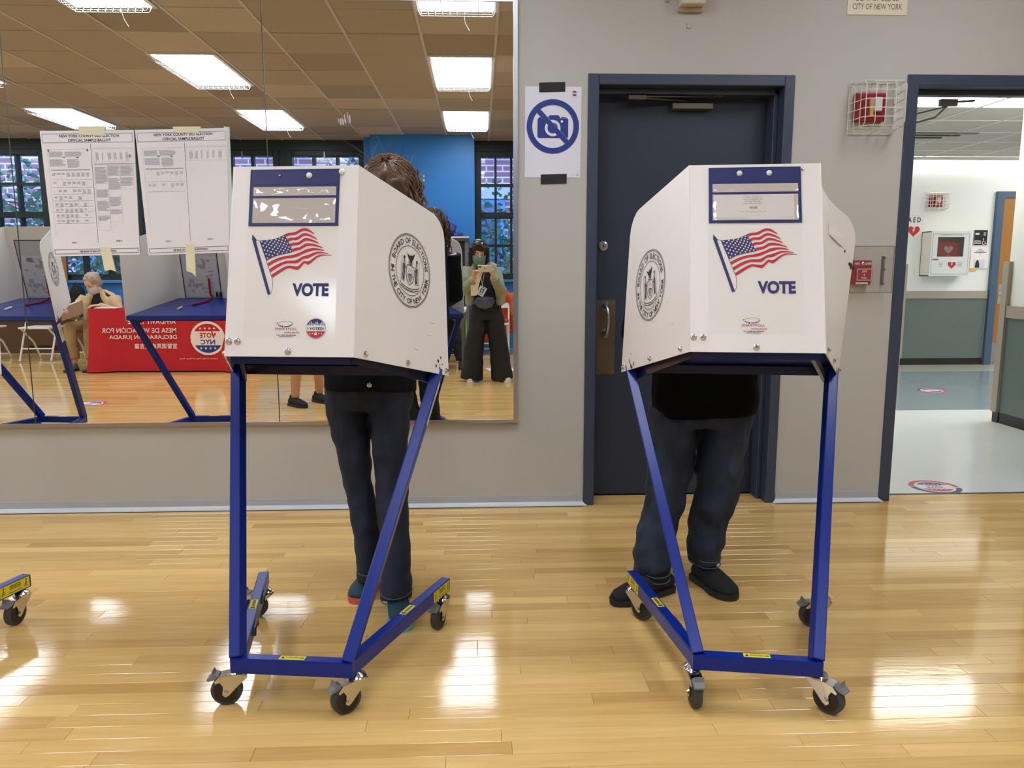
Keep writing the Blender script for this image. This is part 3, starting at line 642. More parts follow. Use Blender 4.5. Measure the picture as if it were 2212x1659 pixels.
def booth(pos, g, label, casters, pocket='empty', sticker=False, rivets=(0, 1), RU=None, bulge=(0, 0), scuffs=True, seals=(1.0, 1.0), sealpos=((.55, .57), (.55, .57)), yellow=False, card=True, marks=()):
    x, y, a = pos; root = thing('voting_booth', label, 'voting booth', (x, y, 0), a, 'wheeled voting booths'); k = g['wfb'] / .179
    wfb, wft, lean, zb, zt, wr, d, zr, yu, zu, wu, bf, by, br, bd = [g[q] for q in ('wfb', 'wft', 'lean', 'zb', 'zt', 'wr', 'd', 'zr', 'yu', 'zu', 'wu', 'bf', 'by', 'br', 'bd')]
    RU = RU or ((-wu, yu, zu), (wu, yu, zu))
    F = frame((0, 0, zb), (1, 0, 0), (0, lean, zt - zb)); H = math.hypot(lean, zt - zb)
    # front panel
    m = MB(); t = .004; vs = [F(-wfb, -.004, 0), F(wfb, -.004, 0), F(wft, H, 0), F(-wft, H, 0)]; vs += [F(-wfb, -.004, -t), F(wfb, -.004, -t), F(wft, H, -t), F(-wft, H, -t)]
    m.add(vs, [(0, 1, 2, 3), (7, 6, 5, 4), (0, 4, 5, 1), (1, 5, 6, 2), (2, 6, 7, 3), (3, 7, 4, 0)]); fp = m.build('front_panel', white_m, root)
    Fk = lambda X, Y, o=0: F(X * k, Y * k, o)
    MB().rect(Fk, -.131, .046, .1275, .355, 0, .0007).build('clear_decal_sheet', glassy('decal_film', (254, 254, 253), .035, .10), fp)
    flag_art(F, k).build('flag_print', [ink_m, red_m, paper_m], fp)
    MB().text(Fk, 'VOTE', .055, .1815, .0365, .1025, 0, .0013, bold=.045).build('vote_lettering', ink_m, fp)
    q = MB()
    pts = [(-.0265 + .0225 * math.cos(tt) + .0005, .0862 + .0075 * math.sin(tt) + .05 * (.0225 * math.cos(tt))) for tt in [(-1.6 + 4.4 * i / 26) for i in range(27)]]
    pts = [(X + .0115, Y) for X, Y in pts]; q.line(Fk, pts, [.0006 + .0022 * max(0, 1 - i / 14) for i in range(27)], 0, .0013)
    for i, (X, Y, R_) in enumerate(((-.0345, .087, .0012), (-.031, .0835, .0016), (-.0265, .081, .002), (-.0205, .0795, .0026))): q.disc(Fk, X, Y, R_, 0, .0013, 12)
    q.line(Fk, [(-.039, .0895), (-.034, .0885)], .0009, 0, .0013)
    q.text(Fk, 'SMARTPOLL', -.0095, .0727, .0068, .063, 1, .0013); q.text(Fk, 'VOTING BOOTH', .006, .0622, .0038, .0435, 1, .0013, bold=.03)
    q.text(Fk, 'TOLL FREE: 866-698-6000', -.0088, .0553, .0032, .056, 0, .0013, bold=.03); q.text(Fk, 'www.smartpoll.us', -.009, .0508, .0036, .038, 0, .0013, bold=.03); q.build('maker_logo', [ink_m, red_m], fp)
    if sticker:
        s = MB(); cx, cy, R_ = .0742, .0745, .0285; o = .0016
        s.disc(Fk, cx, cy, R_, 2, o, 36); s.disc(Fk, cx, cy, R_ * .93, 0, o + .0002, 24, .32, PI - .32); s.disc(Fk, cx, cy, R_ * .93, 1, o + .0002, 24, PI + .3, 2 * PI - .3)
        for i in range(11):
            X = cx - .022 + i * .0042; hh = .003 + .008 * abs(math.sin(i * 2.3)); s.rect(Fk, X, cy + .006, X + .0021, cy + .0075 + hh, 2, o + .0003)
        s.text(Fk, 'I VOTED!', cx, cy - .001, .0078, .045, 0, o + .0004, bold=.03)
        for dx in (-.016, -.009, .009, .016): s.star(Fk, cx + dx, cy - .0145, .0024, 2, o + .0004)
        s.rect(Fk, cx - .0035, cy - .0185, cx + .0035, cy - .013, 2, o + .0004); s.ring(Fk, cx, cy - .013, .002, .003, 2, o + .0004, 10, 0, PI); s.ring(Fk, cx, cy, R_ * .965, R_ * .985, 0, o + .0002, 40)
        s.build('voted_sticker', [ink_m, red_m, paper_m], fp)
    # wings: ruled surface from the front edge to the free rear edge, top corner rounded
    for sd, nm in ((-1, 0), (1, 1)):
        A, B, C, D_ = V((sd * wfb, 0, zb - .004)), V((sd * wft, lean, zt)), V((sd * wr, d, zr - .004)), V(RU[nm])
        bl = bulge[nm]
        def S(s_, t_, A=A, B=B, C=C, D_=D_, bl=bl, sd=sd):
            p = (A * (1 - t_) + B * t_) * (1 - s_) + (C * (1 - t_) + D_ * t_) * s_
            return p + V((sd * bl * (s_ ** 2.2 - s_) * t_, 0, 0))
        NS, NT = 14, 10; vs = []; cols = []
        ss = [i / 10 * .86 for i in range(10)] + [.86, .90, .94, .97, .99, 1.0]
        for s_ in ss:
            q_ = max(0, (s_ - .84) / .16); tm_ = 1 - (1 - math.sqrt(max(0, 1 - q_ * q_))) * .13
            cols.append([S(s_, tm_ * j / NT) for j in range(NT + 1)])
        th = .0035; n0 = (C - A).cross(B - A).normalized() * (sd)   # outward-ish
        m = MB(); W_ = NT + 1
        inner = [p for c_ in cols for p in c_]; outer = [p + n0 * th for p in inner]; n_ = len(inner); m.add(inner + outer, []); fs = []
        for i in range(len(cols) - 1):
            for j in range(NT): fs.append((i * W_ + j, i * W_ + j + 1, (i + 1) * W_ + j + 1, (i + 1) * W_ + j)); fs.append((n_ + i * W_ + j, n_ + (i + 1) * W_ + j, n_ + (i + 1) * W_ + j + 1, n_ + i * W_ + j + 1))
            fs.append((i * W_, (i + 1) * W_, n_ + (i + 1) * W_, n_ + i * W_)); fs.append((i * W_ + NT, n_ + i * W_ + NT, n_ + (i + 1) * W_ + NT, (i + 1) * W_ + NT))
        L_ = (len(cols) - 1) * W_
        for j in range(NT): fs.append((j, n_ + j, n_ + j + 1, j + 1)); fs.append((L_ + j, L_ + j + 1, n_ + L_ + j + 1, n_ + L_ + j))
        m.f = fs; m.m = [0] * len(fs); wp = m.build('side_wing', white_m, root, smooth=True)
        # seal printed on the outside, wrapped onto the ruled surface
        s0, t0 = sealpos[nm]; c0 = S(s0, t0); U = (S(s0 + .01, t0) - S(s0 - .01, t0)).normalized() * (1 if sd > 0 else -1); Wd = (S(s0, t0 + .01) - S(s0, t0 - .01)); Wd = (Wd - U * U.dot(Wd)).normalized()
        n1 = U.cross(Wd); 
        if n1.dot(n0) < 0: n1 = -n1
        ls = (S(1, t0) - S(0, t0)).length; lt = (S(s0, 1) - S(s0, 0)).length
        def G(X, Y, o=0, S=S, c0=c0, U=U, Wd=Wd, n1=n1, ls=ls, lt=lt, s0=s0, t0=t0, sd=sd):
            s_, t_ = s0 + sd * X / ls, t0 + Y / lt
            for _ in range(3):
                q = S(s_, t_) - c0; s_ += sd * (X - q.dot(U)) / ls; t_ += (Y - q.dot(Wd)) / lt
            return S(s_, t_) + n1 * (th + o)
        if seals[nm]: seal_art(G, .113 * k * seals[nm]).build('seal_print', blackink_m, wp)
        for s_ in (.1, .52, .965):
            p = S(s_, .028) + n0 * th; MB().lathe(frame(p, U, Wd) if U.cross(Wd).dot(n0) > 0 else frame(p, -U, Wd), [(.009, 0), (.009, .003), (.006, .006), (.004, .009)], 10).build('bolt', chrome_m, wp, smooth=True)

        if scuffs:
            r = random.Random(int(100 * x) + nm); u = MB()
            for _ in range(9):
                s_, t_ = 1 - abs(r.gauss(0, .03)) - .012, abs(r.gauss(.03, .03)) + .01; X0 = (s_ - s0) * ls * sd; Y0 = (t_ - t0) * lt; n2 = r.randint(5, 8); rr = r.uniform(.002, .008)
                u.poly(G, [(X0 + rr * r.uniform(.4, 1) * math.cos(2 * PI * i / n2), Y0 + rr * r.uniform(.5, 1.4) * math.sin(2 * PI * i / n2)) for i in range(n2)], 0, .0007)
            for _ in range(5):
                s_, t_ = r.uniform(.2, .95), r.uniform(.12, .8); X0 = (s_ - s0) * ls * sd; Y0 = (t_ - t0) * lt; u.line(G, [(X0, Y0), (X0 + r.uniform(.005, .03), Y0 + r.uniform(-.004, .004))], .0011, 1, .0007)
            u.build('scuff_marks', [blackink_m, grayink_m], wp)
        if marks and sd == 1:
            u = MB(); r = random.Random(4)
            for (s_, t_, rr) in marks:
                X0 = (s_ - s0) * ls * sd; Y0 = (t_ - t0) * lt; u.poly(G, [(X0 + rr * r.uniform(.6, 1.2) * math.cos(2 * PI * i / 9), Y0 + rr * r.uniform(.5, 1.2) * math.sin(2 * PI * i / 9)) for i in range(9)], 0, .0008)
            u.build('black_smudge', blackink_m, wp)
            X0, Y0 = (.62 - s0) * ls, (.80 - t0) * lt; u = MB(); u.rect(G, X0 - .08, Y0 - .015, X0 + .08, Y0 + .02, 0, .0008)
            for i in range(5): u.rect(G, X0 - .07 + i * .028, Y0 + .0, X0 - .05 + i * .028, Y0 + .014, 1, .0012)
            u.build('wing_label', [paper_m, grayink_m], wp)
        if yellow and sd == 1:
            Gi = lambda X, Y, o=0: S(.86 - X, .60 + Y) - n0 * .0012
            y_ = MB(); y_.rect(Gi, -.1, -.06, .12, .10, 0)
            Gj = lambda X, Y, o=0: S(.86 - X, .60 + Y) - n0 * .0018
            for i in range(4): y_.rect(Gj, -.07 + i * .045, -.03, -.045 + i * .045, .07, 1)
            y_.build('yellow_label', [yellow_m, mat('label_ochre', (150, 140, 40), .6)], wp)
    # bolts on the front
    for X, Y in ((-.1707, .037), (-.1453, .0372), (-.0026, .0108)): MB().lathe(lambda p, q, o=0, X=X * k, Y=Y * k: F(X + p, Y + q, o), [(.0095, 0), (.0095, .003), (.006, .005), (.0045, .009)], 10).build('bolt', chrome_m, fp, smooth=True)
    # document pocket in blue vinyl
    y0p, y1p = (.360, .520) if k < 1.03 else (.37, .537)
    pk = MB().obox(Fk, -.128, .127, y0p, y1p, .0008, .0022).build('document_pocket', navy_m, fp)
    e = MB().rectline(Fk, -.128, y0p, .127, y1p, .003, 0, .0026); e.line(Fk, [(-.128, y1p - .044), (.127, y1p - .043)], .0022, 0, .0027); e.build('pocket_seam', mat('navy_seam', (26, 32, 84), .45), pk)
    w1 = MB().rect(Fk, -.1175, y1p - .075, .1185, y1p - .05, 0, .0030).build('pocket_paper', mat('pocket_back', (205, 198, 192), .6), pk)
    MB().rect(Fk, -.1175, y0p + .008, .118, y1p - .082, 0, .0030).build('pocket_paper', MATS['pocket_back'], pk)
    if pocket == 'card':
        c = MB(); c.rect(Fk, -.114, y0p + .009, .107, y1p - .083, 0, .0034); o = .0038
        for i, (st, wd) in enumerate((('11095 - ZONE-11', .046), ('Eleanor Roosevelt HS', .052), ('411 East 76 Street', .044), ('New York, NY 10021', .052))): c.text(Fk, st, -.006, y1p - .0905 - i * .0066, .0042, wd, 1, o)
        for i in range(16): c.rect(Fk, -.016 + i * .0014, y1p - .126, -.016 + i * .0014 + (.0009 if i % 3 else .0005), y1p - .119, 1, o)
        c.text(Fk, 'Street Move & Storage Inc. NY', -.006, y1p - .1345, .0042, .074, 1, o); c.text(Fk, 'Generic Election Site - Assembly - Election Day Supply', -.065, y0p + .0125, .002, .09, 2, o); c.text(Fk, 'Privacy Booth', .088, y0p + .015, .002, .024, 2, o)
        c.build('address_card', [paper_m, grayink_m, blackink_m], pk)
    # crinkled clear windows
    for (a0, a1) in ((y1p - .0755, y1p - .0495), (y0p + .0075, y1p - .0815)):
        r = random.Random(3 + int(a0 * 1000)); m = MB(); vs = []; fs = []; nx, ny = 26, 6
        for i in range(nx + 1):
            for j in range(ny + 1):
                X = lerp(-.118, .1185, i / nx); Y = lerp(a0, a1, j / ny); e_ = 0 if i in (0, nx) or j in (0, ny) else 1
                vs.append(Fk(X, Y, .0042 + e_ * (.0022 + .0034 * noise.noise(V((X * 42, Y * 60, pos[0] * 3))))))
        for i in range(nx):
            for j in range(ny): fs.append((i * (ny + 1) + j, (i + 1) * (ny + 1) + j, (i + 1) * (ny + 1) + j + 1, i * (ny + 1) + j + 1))
        m.add(vs, fs).build('clear_window', clear_m, pk, smooth=True)
    for i, (X, Y, big) in enumerate(((-.042, y1p - .0185, 0 in rivets), (.0402, y1p - .0185, 1 in rivets), (.1325, y1p - .009, 2 in rivets))):
        R_ = .0085 if big else .0042
        MB().lathe(lambda p, q, o=0, X=X * k, Y=Y * k: F(X + p, Y + q, o + .002), [(R_, 0), (R_ * .95, .003), (R_ * .6, .006), (R_ * .2, .0065)], 14).build('rivet_cap', whitemetal_m if big else chrome_m, pk, smooth=True)
    # sloping tabletop
    m = MB(); tt = .034; o_ = [(-wfb + .002, .012, zb + .022), (wfb - .002, .012, zb + .022), (wr - .003, d, zr + .034), (-wr + .003, d, zr + .034)]
    m.add(o_ + [(p[0], p[1], p[2] - .004) for p in o_], [(0, 1, 2, 3), (7, 6, 5, 4), (0, 4, 5, 1), (1, 5, 6, 2), (2, 6, 7, 3), (3, 7, 4, 0)])
    m.add([(-wr + .003, d - .004, zr + .0338), (wr - .003, d - .004, zr + .0338), (wr - .003, d + .003, zr + .033), (-wr + .003, d + .003, zr + .033), (-wr + .003, d - .004, zr + .006), (wr - .003, d - .004, zr + .006), (wr - .003, d + .003, zr + .006), (-wr + .003, d + .003, zr + .006)], [(0, 1, 2, 3), (7, 6, 5, 4), (0, 4, 5, 1), (1, 5, 6, 2), (2, 6, 7, 3), (3, 7, 4, 0)])
    tp = m.build('tabletop', top_m, root, smooth=False)
    u = MB()
    u.bar((-wr + .02, d - .02, zr + .014), (wr - .02, d - .02, zr + .014), .03, .03); u.bar((-wfb + .01, .02, zb - .016), (wfb - .01, .02, zb - .016), .02, .02)
    for sd in (-1, 1): u.bar((sd * (wfb - .03), .03, zb - .006), (sd * (wr - .05), d - .03, zr - .012), .012, .026)
    u.build('underframe', mat('underframe_navy', (16, 24, 66), .3, coat=.3), tp)
    # ballot display inside the front panel
    dp = MB().obox(F, -.13 * k, .13 * k, .02, .44, -.0065, -.0045).build('ballot_display', mat('display_grey', (190, 190, 192), .4), root)
    e = MB().rectline(F, -.13 * k, .02, .13 * k, .44, .007, 0, -.0072); e.build('display_border', navy_m, dp)
    e = MB(); e.rect(F, -.115 * k, .04, .115 * k, .33, 0, -.0069); r = random.Random(5)
    for i in range(26): 
        X, Y = r.uniform(-.1, .06), r.uniform(.05, .3); e.rect(F, X, Y, X + r.uniform(.015, .045), Y + r.uniform(.008, .03), 1, -.0073)
    e.build('instruction_sheet', [mat('sheet_grey', (206, 204, 208), .6), mat('sheet_print', (168, 168, 176), .6)], dp)
    # red coiled pen cord
    pc = MB(); n_ = 26; slope = (zr - zb) / d
    ct = [V((.06, .03 + lean * .32, zb + .16)), V((.06, .035 + lean * .1, zb + .055)), V((.075, .06, zb + .030)), V((.05, d * .3, zb + slope * d * .3 + .034)), V((-.01, d * .48, zb + slope * d * .48 + .038))]
    def cr(t_):
        n2 = len(ct) - 1; u_ = t_ * n2; i = min(int(u_), n2 - 1); f_ = u_ - i; p0, p1, p2, p3 = ct[max(i - 1, 0)], ct[i], ct[i + 1], ct[min(i + 2, n2)]
        return .5 * (2 * p1 + (p2 - p0) * f_ + (2 * p0 - 5 * p1 + 4 * p2 - p3) * f_ * f_ + (3 * p1 - p0 - 3 * p2 + p3) * f_ ** 3)
    pc.tube([cr(i / 22) for i in range(23)], .0075, 7); pe = V((-.06, d * .62, zb + slope * d * .62 + .041)); pc.tube([ct[-1], (ct[-1] + pe) / 2 + V((0, 0, .004)), pe], .0015, 4)
    pcord = pc.build('pen_cord', redplastic_m, root, smooth=True)
    MB().tube([pe, pe + V((-.012, .05, slope * .05))], [.008, .0065], 8).build('pen', whitemetal_m, pcord, smooth=True)
    pl_ = MB()
    for X in (.125, .1): pl_.tube([(X, .024 + lean * .09, zb + .065), (X, .026 + lean * .05, zb + .032)], [.006, .009], 8)
    pl_.build('cord_plugs', blk_m, pcord, smooth=True)
    # frame: front rail, two lower rails, two raked legs
    zr0, tw, thh = .1375, .034, .045
    fl_, fr_ = V((-bf + tw / 2, by + .016, zr0)), V((bf - tw / 2, by + .016, zr0))
    MB().bar(fl_ - V((tw / 2, 0, 0)), fr_ + V((tw / 2, 0, 0)), tw, thh).build('front_rail', blue_m, root, bevel=.003, seg=2)
    for i, sd in enumerate((-1, 1)):
        c0 = V((sd * (bf - tw / 2), by + .016, zr0)); c1 = V((sd * (br - .012), by + bd, zr0)); sr = MB().bar(c0, c1, tw, thh).build('lower_rail', blue_m, root, bevel=.003, seg=2)
        dr = (c1 - c0).normalized(); ln = (c1 - c0).length; sdv = dr.cross(V((0, 0, 1)))
        Fo = frame(c1 - dr * .13 + sdv * (tw / 2 + .0003) * sd + V((0, 0, -.018)), dr * sd, (0, 0, 1))
        lb = MB(); lb.rect(Fo, (.0 if sd > 0 else -.122), .0, (.122 if sd > 0 else 0), .038, 0, .0004); o = .0008; xa = (0 if sd > 0 else -.122)
        for i2 in range(3): lb.rect(Fo, xa + .04, .029 - i2 * .0055, xa + .085, .032 - i2 * .0055, 1, o)
        for q_ in (.012, .105):
            lb.disc(Fo, xa + q_ + .004, .031, .003, 1, o, 8); lb.line(Fo, [(xa + q_ + .003, .027), (xa + q_, .016), (xa + q_ - .004, .006)], .0035, 1, o); lb.line(Fo, [(xa + q_ + .002, .022), (xa + q_ + .009, .017)], .0022, 1, o); lb.line(Fo, [(xa + q_, .016), (xa + q_ + .007, .008)], .003, 1, o)
        lb.rect(Fo, xa + .035, .006, xa + .09, .0085, 1, o); lb.build('warning_label', [yellow_m, mat('label_ink', (92, 86, 30), .6)], sr)
        Ft = frame(c0 + dr * ln * .55 + V((0, 0, thh / 2 + .0004)), dr, V((0, 0, 1)).cross(dr)); t_ = MB().rect(Ft, -.035, -.011, .035, .011, 0, .0003); t_.rect(Ft, -.03, -.007, -.02, .007, 1, .0007)
        for i2 in range(6): t_.rect(Ft, -.014 + i2 * .0075, -.005, -.009 + i2 * .0075, .005, 1, .0007)
        t_.build('step_label', [yellow_m, blackink_m], sr)
        for q_ in (.35, .72):
            cl_ = MB(); p = c0 + dr * ln * q_ - sdv * sd * (tw / 2 + .004); cl_.tube([p - dr * .04 + V((0, 0, -.008)), p - dr * .03 + V((0, 0, .01)), p + dr * .03 + V((0, 0, .01)), p + dr * .04 + V((0, 0, -.008))], .006, 6)
            cl_.build('rubber_clip', blk_m, sr, smooth=True)
        l0 = c0 + V((0, 0, thh / 2 - .006)); l1 = V((sd * (wr - .028), d - .028, zr + .018)); lg = MB().bar(l0, l1, tw, .042, up=(0, 1, 0)).build('leg', blue_m, root, bevel=.003, seg=2)
        ld = (l1 - l0).normalized(); nn = V((ld.z, 0, -ld.x)).normalized() * sd; Fb = frame(l0 + ld * ((l1 - l0).length - .19) + nn * (tw / 2 + .0006), ld.cross(nn) , ld)
        tg = MB(); s1 = 1 if (Fb(0, 0, 1) - Fb(0, 0, 0)).dot(nn) > 0 else -1; tg.rect(Fb, -.016, 0, .016, .15, 0, .0006 * s1); 
        for i2 in range(14): tg.rect(Fb, -.006, .05 + i2 * .004, .006, .0515 + i2 * .004 + (.001 if i2 % 3 else 0), 1, .001 * s1)
        for q_ in (.02, .032, .12): tg.rect(Fb, -.01, q_, .01, q_ + .003, 1, .001 * s1)
        tg.build('barcode_tag', [paper_m, grayink_m], lg)
    Fs = frame((0, by + .016, zr0 + thh / 2 + .0004), (-1, 0, 0), (0, -1, 0)) if False else frame((0, by + .016, zr0 + thh / 2 + .0004), (1, 0, 0), (0, 1, 0))
    t_ = MB().rect(Fs, -.037, -.011, .037, .011, 0, .0003); t_.text(Fs, 'DO NOT STEP / CLIMB', .008, 0, .007, .052, 1, .0007, bold=.02); t_.poly(Fs, [(-.033, -.006), (-.022, -.006), (-.0275, .006)], 1, .0007); t_.build('step_label', [yellow_m, blackink_m], root)
    cs = [(-bf + .004, by + .045), (bf - .002, by + .045), (-br + .024, by + bd - .03), (br - .020, by + bd - .03)]
    for (cx, cy), an in zip(cs, casters): caster(root, (cx, cy, 0), an - a, 0)
    return root
SH_L = dict(wfb=.179, wft=.176, lean=.116, zb=1.007, zt=1.524, wr=.363, d=.451, zr=.896, yu=.527, zu=1.397, wu=.341, bf=.176, by=-.086, br=.344, bd=.623)
SH_R = dict(wfb=.190, wft=.191, lean=.182, zb=1.002, zt=1.553, wr=.379, d=.542, zr=.866, yu=.525, zu=1.423, wu=.355, bf=.178, by=-.218, br=.346, bd=.611)
booth((-.5234, 2.1521, -.1265), SH_L, 'white voting booth with a round sticker below its VOTE lettering, before the mirror', (PI * 1.02, PI * 1.2, PI * .95, -PI * .62), sticker=True, rivets=(1, 2), sealpos=((.55, .57), (.553, .57)), yellow=True)
booth((.8069, 2.2376, -.1656), SH_R, 'white voting booth with an address card in its pocket, before the slate door', (-PI / 2, -PI * .28, -PI * .30, PI * 1.0), pocket='card', rivets=(0, 1), RU=((-.355, .525, 1.423), (.408, .525, 1.396)), bulge=(.0, .16), marks=((.93, .70, .011), (.90, .705, .007), (.965, .69, .008), (.80, .76, .006)), seals=(1.0, 0), sealpos=((.572, .472), (.55, .5)))
booth((-1.9643, 2.2072, -.006), SH_L, 'voting booth at the left edge, its open blue tabletop mirrored below the right sample ballot', (PI * 1.1, -PI * .3, PI, -PI * .55), rivets=(0, 1))
booth((-3.0856, 2.1787, .108), SH_L, 'voting booth mirrored furthest left, its round seal below the left sample ballot', (PI * .9, -PI * .3, PI * .8, -PI * .6), rivets=(0, 1))

# ------------------------------------------------------------------ MIRROR AND WALL THINGS
mir_m = bpy.data.materials.new('mirror_glass'); mir_m.use_nodes = True; b = mir_m.node_tree.nodes['Principled BSDF']; b.inputs['Metallic'].default_value = 1; b.inputs['Roughness'].default_value = 0.0; b.inputs['Base Color'].default_value = (.86, .87, .85, 1)
for x0, x1, lb in ((-3.45, -2.237, 'wall mirror panel at the left edge beyond the first seam'), (-2.233, -1.023, 'wall mirror panel behind the two sample ballots'), (-1.019, .170, 'wall mirror panel that reflects the photographer')):
    o = MB().box((x0, MIRY, .466), (x1, MIRY + .006, 2.498)).build('wall_mirror', mir_m); tag(o, lb, 'mirror', 'wall mirror panels')
    MB().box((x0, MIRY + .006, .466), (x1, WALLY, 2.498)).build('backing_board', mat('mirror_back', (60, 60, 62), .7), o)
edge_m = mat('mirror_edge', (96, 96, 92), .3, .8)
for k, x in enumerate((-2.235, -1.021)): struct(MB().box((x - .0022, MIRY - .0012, .466), (x + .0022, MIRY + .003, 2.498)).build('trim_%d' % (6 + k), edge_m))
struct(MB().box((-3.45, MIRY - .006, .452), (.19, WALLY, .468)).build('trim_8', alu_m)); struct(MB().box((-3.45, MIRY - .006, 2.496), (.19, WALLY, 2.515)).build('trim_9', alu_m)); struct(MB().box((.170, MIRY - .008, .452), (.192, WALLY, 2.515)).build('trim_10', alu_m))

def ballot(tl, tr, br_, bl, label, full, tapes):
    Y = MIRY - .004; w3 = lambda p: V((p[0], Y, p[1]))
    F = quadframe(w3(tl), w3(tr), w3(br_), w3(bl), (0, -1, 0)); t = thing('sample_ballot', label, 'poster', ((tl[0] + tr[0]) / 2, Y, br_[1]))
    m = MB(); n_ = 8; vs = []; fs = []
    for i in range(n_ + 1):
        for j in range(n_ + 1): vs.append(F(i / n_, j / n_, 0))
    for i in range(n_):
        for j in range(n_): fs.append((i * (n_ + 1) + j, i * (n_ + 1) + j + 1, (i + 1) * (n_ + 1) + j + 1, (i + 1) * (n_ + 1) + j))
    m.add(vs, fs); m.add([q + V((0, .0008, 0)) for q in vs], [tuple(reversed(f)) for f in fs]); m.build('paper_sheet', paper_m, t, world=True)
    g = MB(); o = .0006
    def fr(x0, y0, x1, y1, tx, ty, mi): g.rect(F, x0, y0, x1, y0 + ty, mi, o); g.rect(F, x0, y1 - ty, x1, y1, mi, o); g.rect(F, x0, y0, x0 + tx, y1, mi, o); g.rect(F, x1 - tx, y0, x1, y1, mi, o)
    fr(.015, .022, .985, .097, .007, .006, 2); fr(.015, .945, .985, .985, .007, .005, 1)
    g.text(F, 'NEW YORK COUNTY 2021 ELECTION', .52, .043, .022, .64, 0, o, .02, True); g.text(F, 'OFFICIAL SAMPLE BALLOT', .52, .077, .022, .46, 0, o, .02, True); g.text(F, 'SEE BACK OF BALLOT FOR PROPOSALS', .52, .965, .016, .42, 0, o, .03, True)
    g.text(F, 'SIDE 1', .26, .892, .012, .07, 0, o, .02, True); g.text(F, 'SIDE 2', .77, .885, .012, .07, 0, o, .02, True)
    g.rect(F, .525, .105, .530, .90, 1, o)
    g.rect(F, .055, .145, .50, .1465, 2, o); g.rect(F, .055, .145, .057, .84, 2, o); g.rect(F, .545, .145, .985, .1465, 2, o)
    r = random.Random(int(tl[0] * 100))
    def para(x0, y0, x1, y1, st=.0062):
        y = y0
        while y < y1: g.rect(F, x0, y, x1 - r.random() * .25 * (x1 - x0) * (r.random() > .6), y + st * .55, 2, o); y += st
    for (x0, y0, x1, y1) in ((.07, .165, .22, .205), (.24, .165, .42, .205), (.07, .225, .24, .275), (.26, .225, .39, .29)): para(x0, y0, x1, y1)
    for q in ((.215, .205), (.36, .208)): g.rect(F, q[0], q[1], q[0] + .03, q[1] + .008, 1, o)
    g.rect(F, .075, .305, .50, .314, 2, o); rows = (.314, .385, .447, .50, .555, .60, .645, .69, .735) if full else (.314, .41, .49)
    for i, y in enumerate(rows):
        if i: g.rect(F, .075, y, .51, y + .0022, 1 if i % 2 == 0 else 2, o)
    for i in range(len(rows) - 1):
        for c in range(8):
            x = .085 + c * .053
            if c: g.rect(F, x - .006, rows[i], x - .005, rows[i + 1], 2, o)
            if r.random() < (.7 if full else .55): para(x, rows[i] + .018, x + .035, rows[i] + .018 + r.choice((.012, .02, .03)), .0055)
    for i in range(6): x = .575 + i * .065; [g.rect(F, x + k_ * .008, .165 + r.random() * .02, x + k_ * .008 + .004, .22 + r.random() * .03, 2, o) for k_ in range(r.randint(2, 5))]
    if full:
        g.ring(F, .945, .205, .006, .013, 0, o, 12); g.ring(F, .07, .155, .004, .01, 0, o, 10); g.ring(F, .49, .155, .004, .01, 0, o, 10); g.rect(F, .55, .262, .985, .269, 2, o)
        for (x0, y0, x1, y1) in ((.555, .29, .68, .42), (.555, .47, .68, .53), (.555, .56, .68, .64), (.555, .68, .68, .72), (.695, .28, .82, .36), (.695, .38, .82, .47), (.695, .53, .82, .6), (.695, .63, .82, .67), (.835, .28, .97, .36), (.835, .375, .97, .44)): para(x0, y0, x1, y1, .0058)
        for (x0, y0, x1, y1) in ((.55, .275, .688, .80), (.688, .275, .828, .73), (.828, .275, .98, .47)): fr(x0, y0, x1, y1, .002, .0012, 2)
    fr(.545, .135, .985, .25, .0015, .001, 2)
    g.build('ballot_print', [blackink_m, mat('print_grey', (120, 118, 128), .6), mat('print_pale', (172, 168, 174), .6)], t, world=True)
    for pts in tapes:
        vs = [V((p[0], Y - .0016, p[1])) for p in pts]; MB().add(vs + [q + V((0, .0008, 0)) for q in vs], [tuple(range(len(vs))), tuple(range(2 * len(vs) - 1, len(vs) - 1, -1))] + [(i, (i + 1) % len(vs), len(vs) + (i + 1) % len(vs), len(vs) + i) for i in range(len(vs))]).build('tape_strip', glassy('masking_tape_film', (240, 234, 205), .0) if False else tape_m, t, world=True)
ballot((-2.088, 1.889), (-1.648, 1.896), (-1.660, 1.308), (-2.072, 1.299), 'sample ballot sheet taped to the mirror, the left one full of printed columns', True,
       [[(-1.905, 1.910), (-1.782, 1.912), (-1.785, 1.868), (-1.905, 1.872)], [(-1.848, 1.345), (-1.80, 1.345), (-1.782, 1.225), (-1.806, 1.235), (-1.834, 1.228)]])
ballot((-1.642, 1.896), (-1.208, 1.908), (-1.226, 1.318), (-1.618, 1.304), 'sample ballot sheet taped to the mirror, the right one with a blank lower half', False,
       [[(-1.463, 1.912), (-1.329, 1.914), (-1.345, 1.882), (-1.46, 1.886)], [(-1.437, 1.357), (-1.393, 1.357), (-1.397, 1.20), (-1.412, 1.218), (-1.44, 1.228)]])
# narrow sheet edge behind the right ballot
o = MB().add([(-1.222, MIRY - .0024, 1.915), (-1.196, MIRY - .0024, 1.912), (-1.205, MIRY - .0024, 1.30), (-1.235, MIRY - .0024, 1.31), (-1.222, MIRY - .0016, 1.915), (-1.196, MIRY - .0016, 1.912), (-1.205, MIRY - .0016, 1.30), (-1.235, MIRY - .0016, 1.31)], [(0, 3, 2, 1), (4, 5, 6, 7), (0, 1, 5, 4), (1, 2, 6, 5), (2, 3, 7, 6), (3, 0, 4, 7)]).build('paper_sheet', mat('paper_green', (206, 218, 212), .6))
tag(o, 'pale strip of a second sheet showing behind the right sample ballot', 'paper')

